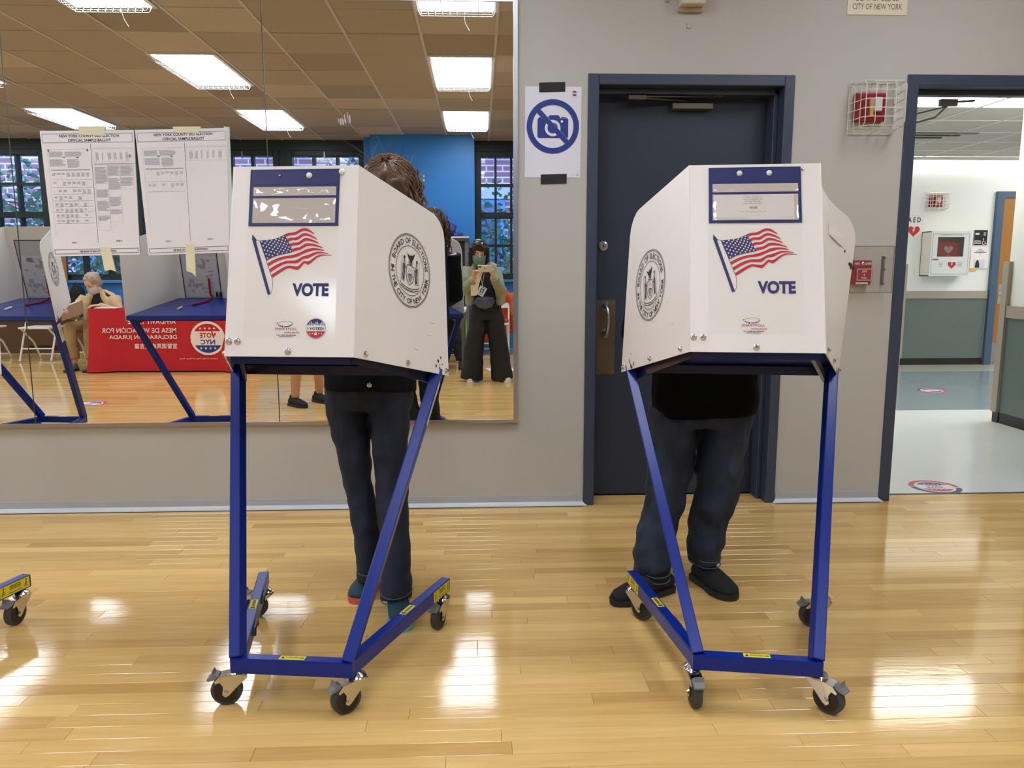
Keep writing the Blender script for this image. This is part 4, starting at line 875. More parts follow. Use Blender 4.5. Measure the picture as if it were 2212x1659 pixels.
o = thing('tape_residue', 'small white tape residue left on the mirror above the left booth', 'tape', (-.65, MIRY, 1.955)); g = MB(); r = random.Random(9)
for k in range(9):
    X, Z_ = -.675 + .007 * k + r.uniform(-.002, .002), 1.925 + r.uniform(0, .03); g.box((X, MIRY - .0008, Z_), (X + .0035, MIRY - .0001, Z_ + r.uniform(.015, .045)))
g.build('residue_flakes', mat('residue', (200, 200, 198), .7), o, world=True, props={'kind': 'stuff'})
# no-photography poster
t = thing('no_photo_sign', 'white poster of a blue camera crossed out, taped beside the door', 'sign', (.366, WALLY, 1.684)); Y = WALLY - .0015
F = quadframe((.229, Y, 2.116), (.506, Y, 2.116), (.503, Y, 1.684), (.227, Y, 1.684), (0, -1, 0))
FM = frame((.3655, Y - .0012, 1.9275), (1, 0, 0), (0, 0, 1))
m = MB().add([F(0, 0, .001), F(1, 0, .001), F(1, 1, .001), F(0, 1, .001), F(0, 0), F(1, 0), F(1, 1), F(0, 1)], [(0, 3, 2, 1), (4, 5, 6, 7), (0, 1, 5, 4), (1, 2, 6, 5), (2, 3, 7, 6), (3, 0, 4, 7)]); m.build('paper_sheet', mat('poster_white', (228, 226, 234), .5), t, world=True)
g = MB(); R_ = .129; g.ring(FM, 0, 0, R_ * .79, R_, 0, .0019, 64)
u = R_ / 229.0   # poster measured with a 229-unit ring radius
def q(x, y): return ((x - 335) * u, (1080 - y) * u)
def rr(x0, y0, x1, y1, r, o): # rounded rect in units
    pts = []
    for cx, cy, a in ((x1 - r, y0 + r, 0), (x0 + r, y0 + r, 1), (x0 + r, y1 - r, 2), (x1 - r, y1 - r, 3)):
        for i in range(6): an = (a + i / 5) * PI / 2; X, Y2 = q(cx, cy); pts.append((X + r * u * math.cos(an), Y2 + r * u * math.sin(an)))
    g.poly(FM, pts, 0, o)
rr(201, 1010, 470, 1177, 14, .0008); g.poly(FM, [q(*p) for p in ((290, 1012), (300, 990), (312, 984), (378, 984), (390, 990), (398, 1012))], 0, .0009)
g.rect(FM, *q(212, 1010), *q(235, 1002), 0, .0008); g.rect(FM, *q(406, 1007), *q(449, 999), 0, .0008); g.disc(FM, *q(334, 1093), 69 * u, 1, .0011); g.disc(FM, *q(334, 1093), 46 * u, 0, .0013); g.disc(FM, *q(414, 1037), 11 * u, 1, .0011, 14)
a, b_ = q(195, 935), q(475, 1222); g.line(FM, [q(190, 960), q(470, 1246)], 4 * u, 1, .0014) ; g.line(FM, [q(228, 938), q(474, 1198)], 5 * u, 1, .0014); g.line(FM, [q(205, 945), q(462, 1215)], 44 * u, 0, .0016)
FL = frame((.471, Y - .0012, 2.084), (1, 0, 0), (0, 0, 1)); g.disc(FL, 0, 0, .0125, 2, .0008, 20, .35, PI - .35); g.disc(FL, 0, 0, .0125, 0, .0008, 20, PI + .35, 2 * PI - .35); g.text(FL, 'VOTE', 0, .0025, .004, .012, 2, .0009); g.text(FL, 'NYC', 0, -.0025, .004, .011, 0, .0009); g.rect(FL, -.018, -.0175, .018, -.0163, 3, .0008)
FR = frame((.489, Y - .0012, 1.697), (1, 0, 0), (0, 0, 1)); g.ring(FR, 0, 0, .0025, .0042, 0, .0008, 12); g.rect(FR, -.022, -.002, -.012, -.001, 3, .0008)
g.build('camera_print', [mat('poster_blue', (30, 52, 132), .5), MATS['poster_white'], red_m, grayink_m], t, world=True)
for (x0, x1, z0, z1) in ((.298, .425, 2.088, 2.137), (.307, .436, 1.652, 1.702)):
    MB().add([(x0, Y - .003, z1 - .004), (x0, Y - .003, z0), (x1, Y - .003, z0 + .004), (x1, Y - .003, z1), (x0, Y - .0012, z1 - .004), (x0, Y - .0012, z0), (x1, Y - .0012, z0 + .004), (x1, Y - .0012, z1)], [(0, 1, 2, 3), (7, 6, 5, 4), (0, 4, 5, 1), (1, 5, 6, 2), (2, 6, 7, 3), (3, 7, 4, 0)]).build('tape_strip', btape_m, t, world=True)

# department sign, emergency sounder and bracket at the top edge
o = thing('department_sign', 'cream plate reading CITY OF NEW YORK above the alarm strobe', 'sign', (1.952, WALLY, 2.463))
MB().box((1.803, WALLY - .004, 2.463), (2.101, WALLY, 2.66)).build('plate', mat('sign_cream', (226, 216, 186), .45), o, world=True)
F = frame((1.952, WALLY - .0042, 2.463), (1, 0, 0), (0, 0, 1)); MB().text(F, 'CITY OF NEW YORK', 0, .0385, .027, .247, 0, .0004).text(F, 'DEPT. OF BLDGS.', 0, .077, .027, .215, 0, .0004).text(F, 'APPROVED', 0, .1155, .027, .15, 0, .0004).build('lettering', mat('maroon_ink', (116, 44, 48), .5), o, world=True)
o = thing('wall_sounder', 'beige box on the wall high above the slate door', 'alarm', (1.03, WALLY, 2.46))
MB().box((.972, WALLY - .07, 2.485), (1.088, WALLY, 2.66)).build('housing', mat('beige_plastic', (206, 198, 180), .5), o, world=True, bevel=.006); MB().box((.972, WALLY - .02, 2.462), (1.085, WALLY, 2.487)).build('base_plate', mat('beige_painted_shade', (168, 152, 128), .5), o, world=True, bevel=.003)  # base plate is the beige again with shade put into its colour
v = MB()
for k in range(3): v.box((.99, WALLY - .072, 2.51 + k * .03), (1.07, WALLY - .069, 2.517 + k * .03))
v.build('grille_slots', mat('grille_dark', (120, 112, 98), .6), o, world=True)
for (x, z, lb) in ((.914, 2.523, 'small metal clip on the wall left of the beige box'), (1.026, 2.405, 'small metal clip on the wall under the beige box')):
    F = frame((x, WALLY, z), (1, 0, 0), (0, 0, 1)); m = MB().obox(F, -.011, .011, -.013, .013, 0, .006); m.lathe(lambda p, q_, o_=0: F(p, q_ + .002, o_), [(.005, .006), (.004, .009)], 10); tag(m.build('wall_clip', alu_m, bevel=.0015, seg=1), lb, 'clip')

def cage(o, x0, x1, z0, z1, Y, dep, nx, nz, r, mt, nd=3):
    g = MB(); tp = .018
    xs = [lerp(x0, x1, i / nx) for i in range(nx + 1)]; zs = [lerp(z0, z1, i / nz) for i in range(nz + 1)]
    for x in xs: g.tube([(x, Y, z0 - tp), (x, Y - dep + .02, z0 - .002), (x, Y - dep, z0 + tp), (x, Y - dep, z1 - tp), (x, Y - dep + .02, z1 + .002), (x, Y, z1 + tp)], r, 5)
    for z in zs: g.tube([(x0 - tp, Y, z), (x0 - .002, Y - dep + .02, z), (x0 + tp, Y - dep, z), (x1 - tp, Y - dep, z), (x1 + .002, Y - dep + .02, z), (x1 + tp, Y, z)], r, 5)
    for i in range(nd):
        yy = Y - dep * (i + .15) / nd; e = tp * (1 - i / nd)
        g.tube([(x0 - e, yy, z0 - e), (x1 + e, yy, z0 - e), (x1 + e, yy, z1 + e), (x0 - e, yy, z1 + e), (x0 - e, yy, z0 - e)], r, 5)
    return g.build('wire_guard', mt, o, world=True, smooth=True)
def strobe(label, x0, x1, z0, z1, Y, gx0, gx1, gz0, gz1, dep, nx, nz, r):
    o = thing('alarm_strobe', label, 'alarm', ((x0 + x1) / 2, Y, z0)); s = (x1 - x0)
    bo = MB().box((x0, Y - .045, z0), (x1, Y, z1)).build('red_body', redplastic_m, o, world=True, bevel=.008)
    MB().box((lerp(x0, x1, .40), Y - .062, z0 + s * .16), (lerp(x0, x1, .52), Y - .045, z1 - s * .2)).build('label_strip', mat('strobe_tan', (196, 160, 104), .5), bo, world=True)
    MB().box((lerp(x0, x1, .52), Y - .075, z0 + s * .3), (lerp(x0, x1, .77), Y - .045, z1 - s * .18)).build('strobe_lens', mat('strobe_lens', (222, 220, 218), .08, spec=.8), bo, world=True, bevel=.005)
    v = MB(); 
    for k in range(5): v.box((lerp(x0, x1, .08 + k * .055), Y - .047, z0 + s * .15), (lerp(x0, x1, .10 + k * .055), Y - .044, z1 - s * .15))
    v.build('horn_slots', mat('strobe_dark', (110, 14, 22), .5), bo, world=True)
    cage(o, gx0, gx1, gz0, gz1, Y, dep, nx, nz, r, whitemetal_m)
strobe('red alarm strobe inside a white wire cage beside the open doorway', 1.862, 2.01, 1.955, 2.092, WALLY, 1.855, 2.05, 1.918, 2.125, .15, 4, 5, .0022)
# fire alarm pull station under a clear cover
o = thing('fire_alarm_box', 'red fire alarm pull station under a clear cover on the grey wall', 'alarm', (1.97, WALLY, 1.11))
b_ = MB().box((1.898, WALLY - .04, 1.153), (1.992, WALLY, 1.277)).build('red_box', redplastic_m, o, world=True, bevel=.004); MB().box((1.908, WALLY - .052, 1.172), (1.992, WALLY - .04, 1.238)).build('pull_bar', mat('pull_red', (160, 16, 26), .35), b_, world=True, bevel=.003)
F = frame((1.95, WALLY - .0522, 1.205), (1, 0, 0), (0, 0, 1)); g = MB(); g.rectline(F, -.038, -.029, .038, .029, .0022, 0, .0005)
for i, s in enumerate(('LIFT', '&', 'PULL')): g.text(F, s, 0, .0155 - i * .0155, .0095, (.026 if i != 1 else .008), 0, .0005, bold=.03)
F2 = frame((1.945, WALLY - .0402, 1.26), (1, 0, 0), (0, 0, 1)); g.text(F2, 'FIRE', -.029, 0, .0125, .026, 0, .0005, bold=.02); g.text(F2, 'ALARM', .026, 0, .0125, .034, 0, .0005, bold=.02)
F3 = frame((1.945, WALLY - .0402, 1.1615), (1, 0, 0), (0, 0, 1)); g.rect(F3, -.032, -.005, .032, .005, 0, .0005); g.build('white_lettering', paper_m, b_, world=True)
MB().lathe(F2, [(.01, 0), (.01, .004), (.005, .008)], 14).build('lock_screw', chrome_m, b_, world=True, smooth=True)
cv = MB(); x0, x1, z0, z1, dp = 1.862, 2.086, 1.113, 1.348, .075
cv.box((x0, WALLY - dp, z0), (x1, WALLY - dp + .003, z1)); cv.box((x0, WALLY - dp, z0), (x0 + .003, WALLY, z1)); cv.box((x1 - .003, WALLY - dp, z0), (x1, WALLY, z1)); cv.box((x0, WALLY - dp, z0), (x1, WALLY, z0 + .003)); cv.box((x0, WALLY - dp, z1 - .003), (x1, WALLY, z1))
cv.build('clear_cover', glassy('clear_plastic', (252, 251, 250), .05, .04), o, world=True)
r_ = MB(); r_.rectline(frame((x0, WALLY - dp - .001, z0), (1, 0, 0), (0, 0, 1)), 0, 0, x1 - x0, z1 - z0, .005); 
for x in (x0 + .02, x1 - .02):
    for z in (z0 + .045, (z0 + z1) / 2, z1 - .06): r_.lathe(frame((x, WALLY - .02, z), (1, 0, 0), (0, 0, 1)), [(.007, 0), (.006, .006)], 10)
    r_.box((x - .006, WALLY - .012, z0 + .04), (x + .006, WALLY, z1 - .05))
r_.build('cover_rim', glassy('rim_plastic', (196, 190, 194), .12, .05), o, world=True)

# ------------------------------------------------------------------ things in the hallway
Y = HFY
o = thing('aed_sign', 'white sign reading AED over a red heart on the hallway wall', 'sign', (5.42, Y, 1.6)); MB().box((5.30, Y - .006, 1.59), (5.525, Y, 1.885)).build('plate', paper_m, o, world=True)
def heart(F, cx, cy, r, m_, mi, o_): m_.poly(F, [(cx + r * .0625 * 16 * math.sin(t) ** 3 * 1.05, cy + r * .0625 * (13 * math.cos(t) - 5 * math.cos(2 * t) - 2 * math.cos(3 * t) - math.cos(4 * t))) for t in [2 * PI * i / 32 for i in range(32)]], mi, o_)
def bolt(F, cx, cy, r, m_, mi, o_): m_.poly(F, [(cx + x * r, cy + y_ * r) for x, y_ in ((.1, .6), (-.3, -.05), (-.02, 0), (-.25, -.5), (.3, .15), (.05, .12), (.3, .6))], mi, o_)
F = frame((5.415, Y - .0065, 1.735), (1, 0, 0), (0, 0, 1)); g = MB().text(F, 'A E D', .0, .085, .062, .165, 0, .0006, bold=.03); heart(F, 0, -.05, .075, g, 1, .0006); bolt(F, 0, -.045, .06, g, 2, .0012); g.build('aed_print', [ink_m, red_m, paper_m], o, world=True)
o = thing('aed_cabinet', 'white wall cabinet with a red defibrillator bag behind its window', 'cabinet', (5.83, Y, 1.127)); cm = mat('cabinet_white', (216, 220, 220), .4)
x0, x1, z0, z1, D_ = 5.53, 6.03, 1.13, 1.672, .20
c = MB(); c.box((x0, Y - .01, z0), (x1, Y, z1)); c.box((x0, Y - D_, z0), (x0 + .01, Y, z1)); c.box((x1 - .01, Y - D_, z0), (x1, Y, z1)); c.box((x0, Y - D_, z0), (x1, Y, z0 + .01)); c.box((x0, Y - D_, z1 - .01), (x1, Y, z1)); c.build('cabinet_body', mat('cabinet_cream', (236, 230, 220), .4), o, world=True)
dr = MB(); a, b2, c2, d_ = x0 + .085, x1 - .085, z0 + .235, z1 - .07
for bx in ((x0, a, z0, z1), (b2, x1, z0, z1), (a, b2, z0, c2), (a, b2, d_, z1)): dr.box((bx[0], Y - D_ - .012, bx[2]), (bx[1], Y - D_, bx[3]))
do = dr.build('cabinet_door', cm, o, world=True); MB().box((a, Y - D_ - .008, c2), (b2, Y - D_ - .005, d_)).build('window_pane', glassy('smoke_glass', (225, 218, 216), .06, .02), do, world=True)
F = frame(((x0 + x1) / 2, Y - D_ - .0125, 0), (1, 0, 0), (0, 0, 1)); g = MB(); g.text(F, 'DEFIBRILLATOR', 0, z1 - .045, .014, .27, 0, .0004); g.rectline(F, -.23, z0 + .02, .23, z1 - .03, .004, 0, .0004); heart(F, .03, z0 + .135, .05, g, 1, .0006); bolt(F, .03, z0 + .138, .04, g, 2, .001); g.rect(F, -.22, z0 + .19, -.14, z0 + .21, 0, .0006)
for s in (-1, 1):
    for k in range(3): g.rect(F, s * .12 + .01 - .03, z0 + .155 - k * .018, s * .12 + .04, z0 + .161 - k * .018, 0, .0006)
g.build('cabinet_print', [mat('cab_grey', (120, 124, 128), .5), red_m, paper_m], do, world=True)
o2 = thing('defibrillator_bag', 'red padded bag with a white heart standing inside the wall cabinet', 'bag', (5.78, Y - .1, z0 + .01))
MB().box((a - .01, Y - .17, z0 + .012), (b2 - .02, Y - .04, z1 - .12)).build('bag_body', mat('bag_red', (200, 40, 54), .6, var=.06, scale=20), o2, world=True, bevel=.03, seg=3)
F = frame(((a + b2) / 2, Y - .1705, (c2 + d_) / 2 - .03), (1, 0, 0), (0, 0, 1)); g = MB(); heart(F, 0, 0, .055, g, 0, .0006); g.text(F, 'PHILIPS', 0, -.075, .014, .05, 0, .0006); g.build('bag_print', paper_m, o2, world=True)
strobe('small caged red alarm strobe above the hallway cabinet', 5.575, 5.735, 1.975, 2.115, Y, 5.56, 5.77, 1.955, 2.135, .13, 5, 4, .0035)
o = thing('room_sign', 'black room sign with a white wheelchair symbol beside the wooden door', 'sign', (6.28, Y, 1.507)); MB().box((6.19, Y - .006, 1.505), (6.368, Y, 1.70)).build('plate', mat('sign_black', (26, 28, 32), .4), o, world=True)
F = frame((6.28, Y - .0065, 1.6), (1, 0, 0), (0, 0, 1)); g = MB(); g.rectline(F, -.089, -.095, .089, .1, .004, 0, .0004)
for (X, Z, W_) in ((-.045, .055, .05), (-.045, .04, .05), (.05, .06, .03), (.05, .035, .03), (-.035, -.04, .08), (-.035, -.065, .09)): g.rect(F, X - W_ / 2, Z - .005, X + W_ / 2, Z + .005, 0, .0004)
g.ring(F, .045, -.062, .017, .024, 0, .0006, 16, 2.2, 6.3); g.disc(F, .04, -.015, .007, 0, .0006, 10); g.line(F, [(.04, -.022), (.042, -.048), (.06, -.048), (.07, -.075), (.08, -.075)], .007, 0, .0006); g.build('sign_print', paper_m, o, world=True)
o = thing('notice_sheet', 'white notice with a dark picture taped over the orange envelope', 'paper', (6.29, Y, 1.22)); MB().box((6.165, Y - .014, 1.22), (6.405, Y - .012, 1.485)).build('paper_sheet', paper_m, o, world=True)
F = frame((6.285, Y - .0145, 1.35), (1, 0, 0), (0, 0, 1)); g = MB()
for i, W_ in enumerate((.05, .1, .16, .02)): g.rect(F, -W_ / 2, .1 - i * .017, W_ / 2, .107 - i * .017, 0, .0004)
g.poly(F, [(-.055, -.12), (-.05, -.06), (-.035, -.03), (-.02, -.02), (-.01, -.04), (0, -.07), (.005, -.12)], 0, .0004); g.rect(F, -.075, -.12, .07, -.02, 1, .0002); g.build('notice_print', [blackink_m, mat('print_lilac', (206, 204, 222), .6)], o, world=True)
o = MB().box((6.02, Y - .01, 1.185), (6.25, Y - .0, 1.33)).build('envelope', mat('envelope_orange', (232, 178, 84), .6)); tag(o, 'orange envelope on the hallway wall behind the white notice', 'envelope')
F = frame((6.08, Y - .0105, 1.3), (1, 0, 0), (0, 0, 1)); g = MB(); [g.rect(F, -.02, -.022 * k, .09, -.022 * k + .004, 0, .0004) for k in range(3)]; g.build('envelope_print', mat('orange_ink', (190, 138, 50), .6), o)
d3 = sempty('door_3', (7.0, Y, 0)); f = MB(); hb = mat('frame_blue_grey', (70, 92, 120), .4)
f.box((6.43, Y - .05, 0), (6.52, Y + .0, 2.165)); f.box((7.50, Y - .05, 0), (7.59, Y, 2.165)); f.box((6.52, Y - .05, 2.09), (7.50, Y, 2.165)); f.build('door_frame', hb, d3, world=True)
lf = MB().box((6.52, Y - .03, .02), (7.50, Y - .006, 2.09)).build('door_leaf', mat('oak_door', (160, 110, 52), .4, var=.10, scale=4, stretch=(6, 1, .6)), d3, world=True)
MB().box((6.60, Y - .036, .46), (7.1, Y - .03, .77)).build('louver_frame', mat('louver_grey', (74, 70, 62), .5), lf, world=True)
lv = MB(); 
for k in range(8): lv.box((6.62, Y - .044, .49 + k * .033), (7.08, Y - .034, .505 + k * .033))
lv.build('louver_slats', mat('louver_light', (104, 98, 88), .5), lf, world=True); MB().box((6.52, Y - .033, .03), (7.5, Y - .03, .28)).build('kick_plate', mat('kick_grey', (150, 152, 154), .35, .4), lf, world=True)
lh = MB(); lh.tube([(6.575, Y - .03, .90), (6.575, Y - .08, .90), (6.60, Y - .085, .90), (6.72, Y - .085, .895)], .012, 8); lh.box((6.55, Y - .034, .78), (6.60, Y - .03, 1.02)); lh.build('lever_handle', alu_m, lf, world=True)
sg = MB().box((6.70, Y - .034, 1.48), (7.02, Y - .03, 1.71)).build('door_notice', mat('notice_blue', (60, 104, 168), .5), lf, world=True); n_ = MB(); n_.box((6.73, Y - .036, 1.58), (6.9, Y - .034, 1.66)); n_.box((6.73, Y - .036, 1.49), (6.9, Y - .034, 1.56)); n_.box((6.72, Y - .036, 1.40), (6.86, Y - .034, 1.475)); n_.build('notice_text_panels', paper_m, lf, world=True)

# round floor stickers
def sticker(x, y, r, rot, label, hall=True):
    z = .0006 + (.0014 if y > 4.1 else 0); o = thing('floor_sticker', label, 'sticker', (x, y, z), rot, 'round floor stickers'); F = frame((0, 0, 0), (1, 0, 0), (0, 1, 0)); g = MB()
    g.disc(F, 0, 0, r, 2, 0, 40); g.ring(F, 0, 0, r * .78, r, 0, .0003, 24, .05, PI - .05); g.ring(F, 0, 0, r * .78, r, 1, .0003, 24, PI + .05, 2 * PI - .05)
    g.disc(F, 0, 0, r * .68, 1, .0003, 20, .45, PI - .45); g.disc(F, 0, 0, r * .68, 0, .0003, 20, PI + .45, 2 * PI - .45)
    g.text(F, 'VOTE', 0, .09 * r, .2 * r, .72 * r, 1, .0005, bold=.03); g.text(F, 'NYC', 0, -.15 * r, .2 * r, .6 * r, 0, .0005, bold=.03)
    for k in range(4): g.star(F, (-.27 + .18 * k) * r, .42 * r, .06 * r, 2, .0006); g.star(F, (-.27 + .18 * k) * r, -.42 * r, .06 * r, 2, .0006)
    g.build('sticker_print', [mat('sticker_navy', (52, 58, 128), .4), mat('sticker_red', (206, 62, 78), .4), mat('sticker_white', (236, 236, 240), .4)], o)
sticker(2.588, 4.225, .137, PI - .15, 'round red white and blue floor sticker on the vinyl just past the doorway'); sticker(4.57, 7.65, .135, PI * .1, 'round floor sticker further down the hallway on blue grey vinyl')
sticker(-3.60, .63, .135, .5, 'round floor sticker on the wood floor mirrored in front of the red table'); sticker(-1.36, .62, .135, .4, 'round floor sticker on the wood floor beside the bare legged person'); sticker(-.59, .70, .12, .3, 'round floor sticker on the wood floor mirrored left of the photographer')

# ------------------------------------------------------------------ PEOPLE
def loft(mb, secs, lat, n=18):
    lat = V(lat); P_ = [V(s[0]) for s in secs]; rings = []; w0 = None
    for i, s in enumerate(secs):
        t = (P_[min(i + 1, len(P_) - 1)] - P_[max(i - 1, 0)]).normalized(); u = (lat - t * lat.dot(t)).normalized(); w_ = t.cross(u)
        rings.append([P_[i] + u * math.cos(2 * PI * k / n) * s[1] + w_ * math.sin(2 * PI * k / n) * s[2] for k in range(n)])
    vs = [q for r in rings for q in r]; fs = [(i * n + k, i * n + (k + 1) % n, (i + 1) * n + (k + 1) % n, (i + 1) * n + k) for i in range(len(secs) - 1) for k in range(n)]
    fs += [tuple(range(n - 1, -1, -1)), tuple((len(secs) - 1) * n + k for k in range(n))]
    mb.add(vs, fs)
def ellipsoid(mb, c, rx, ry, rz, axes=None, n=14, m=9):
    c = V(c); X, Y_, Z = axes or (V((1, 0, 0)), V((0, 1, 0)), V((0, 0, 1))); vs = []; fs = []
    for i in range(1, m):
        a = PI * i / m
        for k in range(n): b_ = 2 * PI * k / n; vs.append(c + X * rx * math.sin(a) * math.cos(b_) + Y_ * ry * math.sin(a) * math.sin(b_) - Z * rz * math.cos(a))
    for i in range(m - 2):
        for k in range(n): fs.append((i * n + k, i * n + (k + 1) % n, (i + 1) * n + (k + 1) % n, (i + 1) * n + k))
    b0 = len(vs); vs += [c - Z * rz, c + Z * rz]
    for k in range(n): fs.append((b0, (k + 1) % n, k)); fs.append((b0 + 1, (m - 2) * n + k, (m - 2) * n + (k + 1) % n))
    mb.add(vs, fs)
def axes_of(fwd, up=(0, 0, 1)):
    f = V(fwd).normalized(); up = V(up); l = up.cross(f).normalized(); u = f.cross(l).normalized(); return f, l, u
HEADP = ((-.115, .026, .034, .050), (-.098, .044, .055, .036), (-.06, .058, .079, .014), (-.02, .067, .09, .003), (.02, .073, .096, -.003), (.055, .071, .092, -.006), (.085, .055, .073, -.008), (.105, .033, .045, -.008), (.114, .01, .014, -.008))
def head(mb, c, fwd, up=(0, 0, 1), s=1.0):
    f, l, u = axes_of(fwd, up); c = V(c)
    loft(mb, [(c + u * z * s + f * o * s, a * s, b_ * s) for z, a, b_, o in HEADP], l, 20)
    loft(mb, [(c + f * .088 * s + u * .012 * s, .008 * s, .008 * s), (c + f * .100 * s - u * .012 * s, .011 * s, .012 * s), (c + f * .104 * s - u * .03 * s, .016 * s, .013 * s), (c + f * .09 * s - u * .036 * s, .012 * s, .01 * s)], l, 10)
    for sd in (-1, 1): ellipsoid(mb, c + l * .074 * sd * s - f * .008 * s - u * .012 * s, .009 * s, .018 * s, .03 * s, (l, f, u))
    ellipsoid(mb, c + f * .086 * s - u * .062 * s, .024 * s, .012 * s, .011 * s, (l, f, u))       # lips
    ellipsoid(mb, c + f * .084 * s + u * .022 * s, .05 * s, .012 * s, .01 * s, (l, f, u))        # brow
def eyes(parent, c, fwd, up=(0, 0, 1), s=1.0):
    f, l, u = axes_of(fwd, up); c = V(c)
    for sd in (-1, 1):
        m = MB(); ellipsoid(m, c + l * .031 * sd * s + f * .082 * s + u * .002 * s, .013 * s, .010 * s, .008 * s, (l, f, u)); e = m.build('eye', mat('eye_white', (222, 216, 210), .25), parent, world=True, smooth=True)
        m = MB(); ellipsoid(m, c + l * .031 * sd * s + f * .090 * s + u * .002 * s, .006 * s, .004 * s, .006 * s, (l, f, u)); m.build('iris', mat('iris_dark', (40, 28, 22), .2), e, world=True, smooth=True)
def hand(mb, wr, d, n, side, curl=.5, s=1.0, point=False, tcurl=.4, spread=0.0):
    wr = V(wr); d = V(d).normalized(); n = V(n); n = (n - d * n.dot(d)).normalized(); sv = d.cross(n) * side
    loft(mb, [(wr - d * .02 * s, .026 * s, .02 * s), (wr + d * .01 * s, .029 * s, .019 * s), (wr + d * .05 * s, .04 * s, .016 * s), (wr + d * .088 * s, .041 * s, .013 * s), (wr + d * .097 * s, .034 * s, .009 * s)], sv, 14)
    for i, L in enumerate((.068, .076, .070, .055)):
        b_ = wr + d * (.088 - .004 * abs(i - 1)) * s + sv * (.030 - .020 * i) * s; dd = (d + sv * spread * (1.5 - i)).normalized(); pts = [b_ - dd * .012 * s, b_]; c_ = curl if not (point and i == 0) else .08; ang = 0
        for k, fr in enumerate((.44, .32, .24)):
            ang += c_ * (.8 if k == 0 else 1.1); pts.append(pts[-1] + (dd * math.cos(ang) + n * math.sin(ang)) * L * fr * s)
        mb.tube(pts, [.0088 * s, .0092 * s, .0084 * s, .0076 * s, .0058 * s], 8)
    t0 = wr + d * .02 * s + sv * .026 * s; td = (d * .65 + sv * .75 + n * .25).normalized(); td2 = (d * .9 + sv * .3 + n * (.2 + tcurl)).normalized()
    mb.tube([t0 - td * .012 * s, t0, t0 + td * .036 * s, t0 + td * .036 * s + td2 * .03 * s, t0 + td * .036 * s + td2 * .052 * s], [.013 * s, .0135 * s, .0115 * s, .0098 * s, .0066 * s], 8)
def lerp3(a, b, t): return V(a) * (1 - t) + V(b) * t
def arm(mb, sh, el, wr, k=1.0): mb.tube([sh, lerp3(sh, el, .5), el, lerp3(el, wr, .35), wr], [.052 * k, .046 * k, .039 * k, .04 * k, .027 * k], 12)
def sleeve(mb, sh, el, wr, r0=.072, r1=.06, r2=.045): mb.tube([sh, lerp3(sh, el, .5), el, lerp3(el, wr, .5), lerp3(el, wr, .93)], [r0, (r0 + r1) / 2, r1, (r1 + r2) / 2, r2], 14)
def leg(mb, hp, kn, an, k=1.0): mb.tube([hp, lerp3(hp, kn, .5), kn, lerp3(kn, an, .3), an], [.082 * k, .07 * k, .052 * k, .053 * k, .036 * k], 12)
def shoe(name, parent, heel, toe, m, sole_m, w_=.048, h=.075, z0=0.0, lace=None, ankle=None):
    heel, toe = V((heel[0], heel[1], z0)), V((toe[0], toe[1], z0)); d = (toe - heel).normalized(); L = (toe - heel).length; lat = V((-d.y, d.x, 0)); Z = V((0, 0, 1)); mb = MB()
    loft(mb, [(heel + d * 0.0 + Z * .035, w_ * .55, .026), (heel + d * .02 + Z * .042, w_ * .72, .036), (heel + d * L * .28 + Z * (.02 + h * .40), w_ * .82, h * .5), (heel + d * L * .48 + Z * (.018 + h * .34), w_ * .90, h * .42), (heel + d * L * .70 + Z * .036, w_ * 1.0, .03), (heel + d * L * .87 + Z * .031, w_ * .86, .023), (heel + d * L * .985 + Z * .027, w_ * .42, .014)], lat)
    a = V(ankle) if ankle is not None else heel + d * L * .22 + Z * (h + .03)
    loft(mb, [(heel + d * L * .25 + Z * .05, w_ * .8, L * .2), (heel + d * L * .23 + Z * (h + .0), w_ * .7, L * .17), (heel + d * L * .22 + Z * (h + .025), w_ * .66, L * .15)], lat)
    o = remeshed(name, mb, m, parent, .006, 3, 0, floor=z0 + .012)
    out = [(.0, .5), (.03, .75), (.25, .82), (.45, .84), (.68, 1.04), (.85, .9), (.96, .55), (1.0, .2)]; pts = [heel + d * L * t_ + lat * w_ * q for t_, q in out] + [heel + d * L * t_ - lat * w_ * q for t_, q in reversed(out)]; k = len(pts)
    s = MB().add([p + Z * .001 for p in pts] + [p + (p - (heel + d * L * .5)) * .02 + Z * .024 for p in pts], [tuple(range(k - 1, -1, -1)), tuple(range(k, 2 * k))] + [(i, (i + 1) % k, k + (i + 1) % k, k + i) for i in range(k)])
    s.build('sole', sole_m, o, world=True, smooth=True)
    if lace:
        q = MB()
        for i in range(4):
            t_ = .36 + i * .085; zz = .022 + h * (.80 - i * .125); q.tube([heel + d * L * t_ + lat * w_ * .5 + Z * (zz - .008), heel + d * L * (t_ + .02) + Z * (zz + .006), heel + d * L * t_ - lat * w_ * .5 + Z * (zz - .008)], .0028, 5)
        q.build('laces', lace, o, world=True)
    return o
skin_a = mat('skin_fair', (214, 168, 142), .5, var=.04, scale=30); skin_b = mat('skin_warm', (206, 160, 130), .5, var=.04, scale=30); skin_c = mat('skin_tan', (192, 138, 100), .5, var=.04, scale=30)
jean_m = mat('denim_dark', (24, 32, 50), .8, var=.45, scale=7, stretch=(2, 2, .8), bump=.15, bscale=300, contrast=2.5); jean2_m = mat('denim_blue', (31, 40, 57), .8, var=.78, scale=6, stretch=(1.6, 1.6, .8), bump=.15, bscale=300, contrast=2.6)
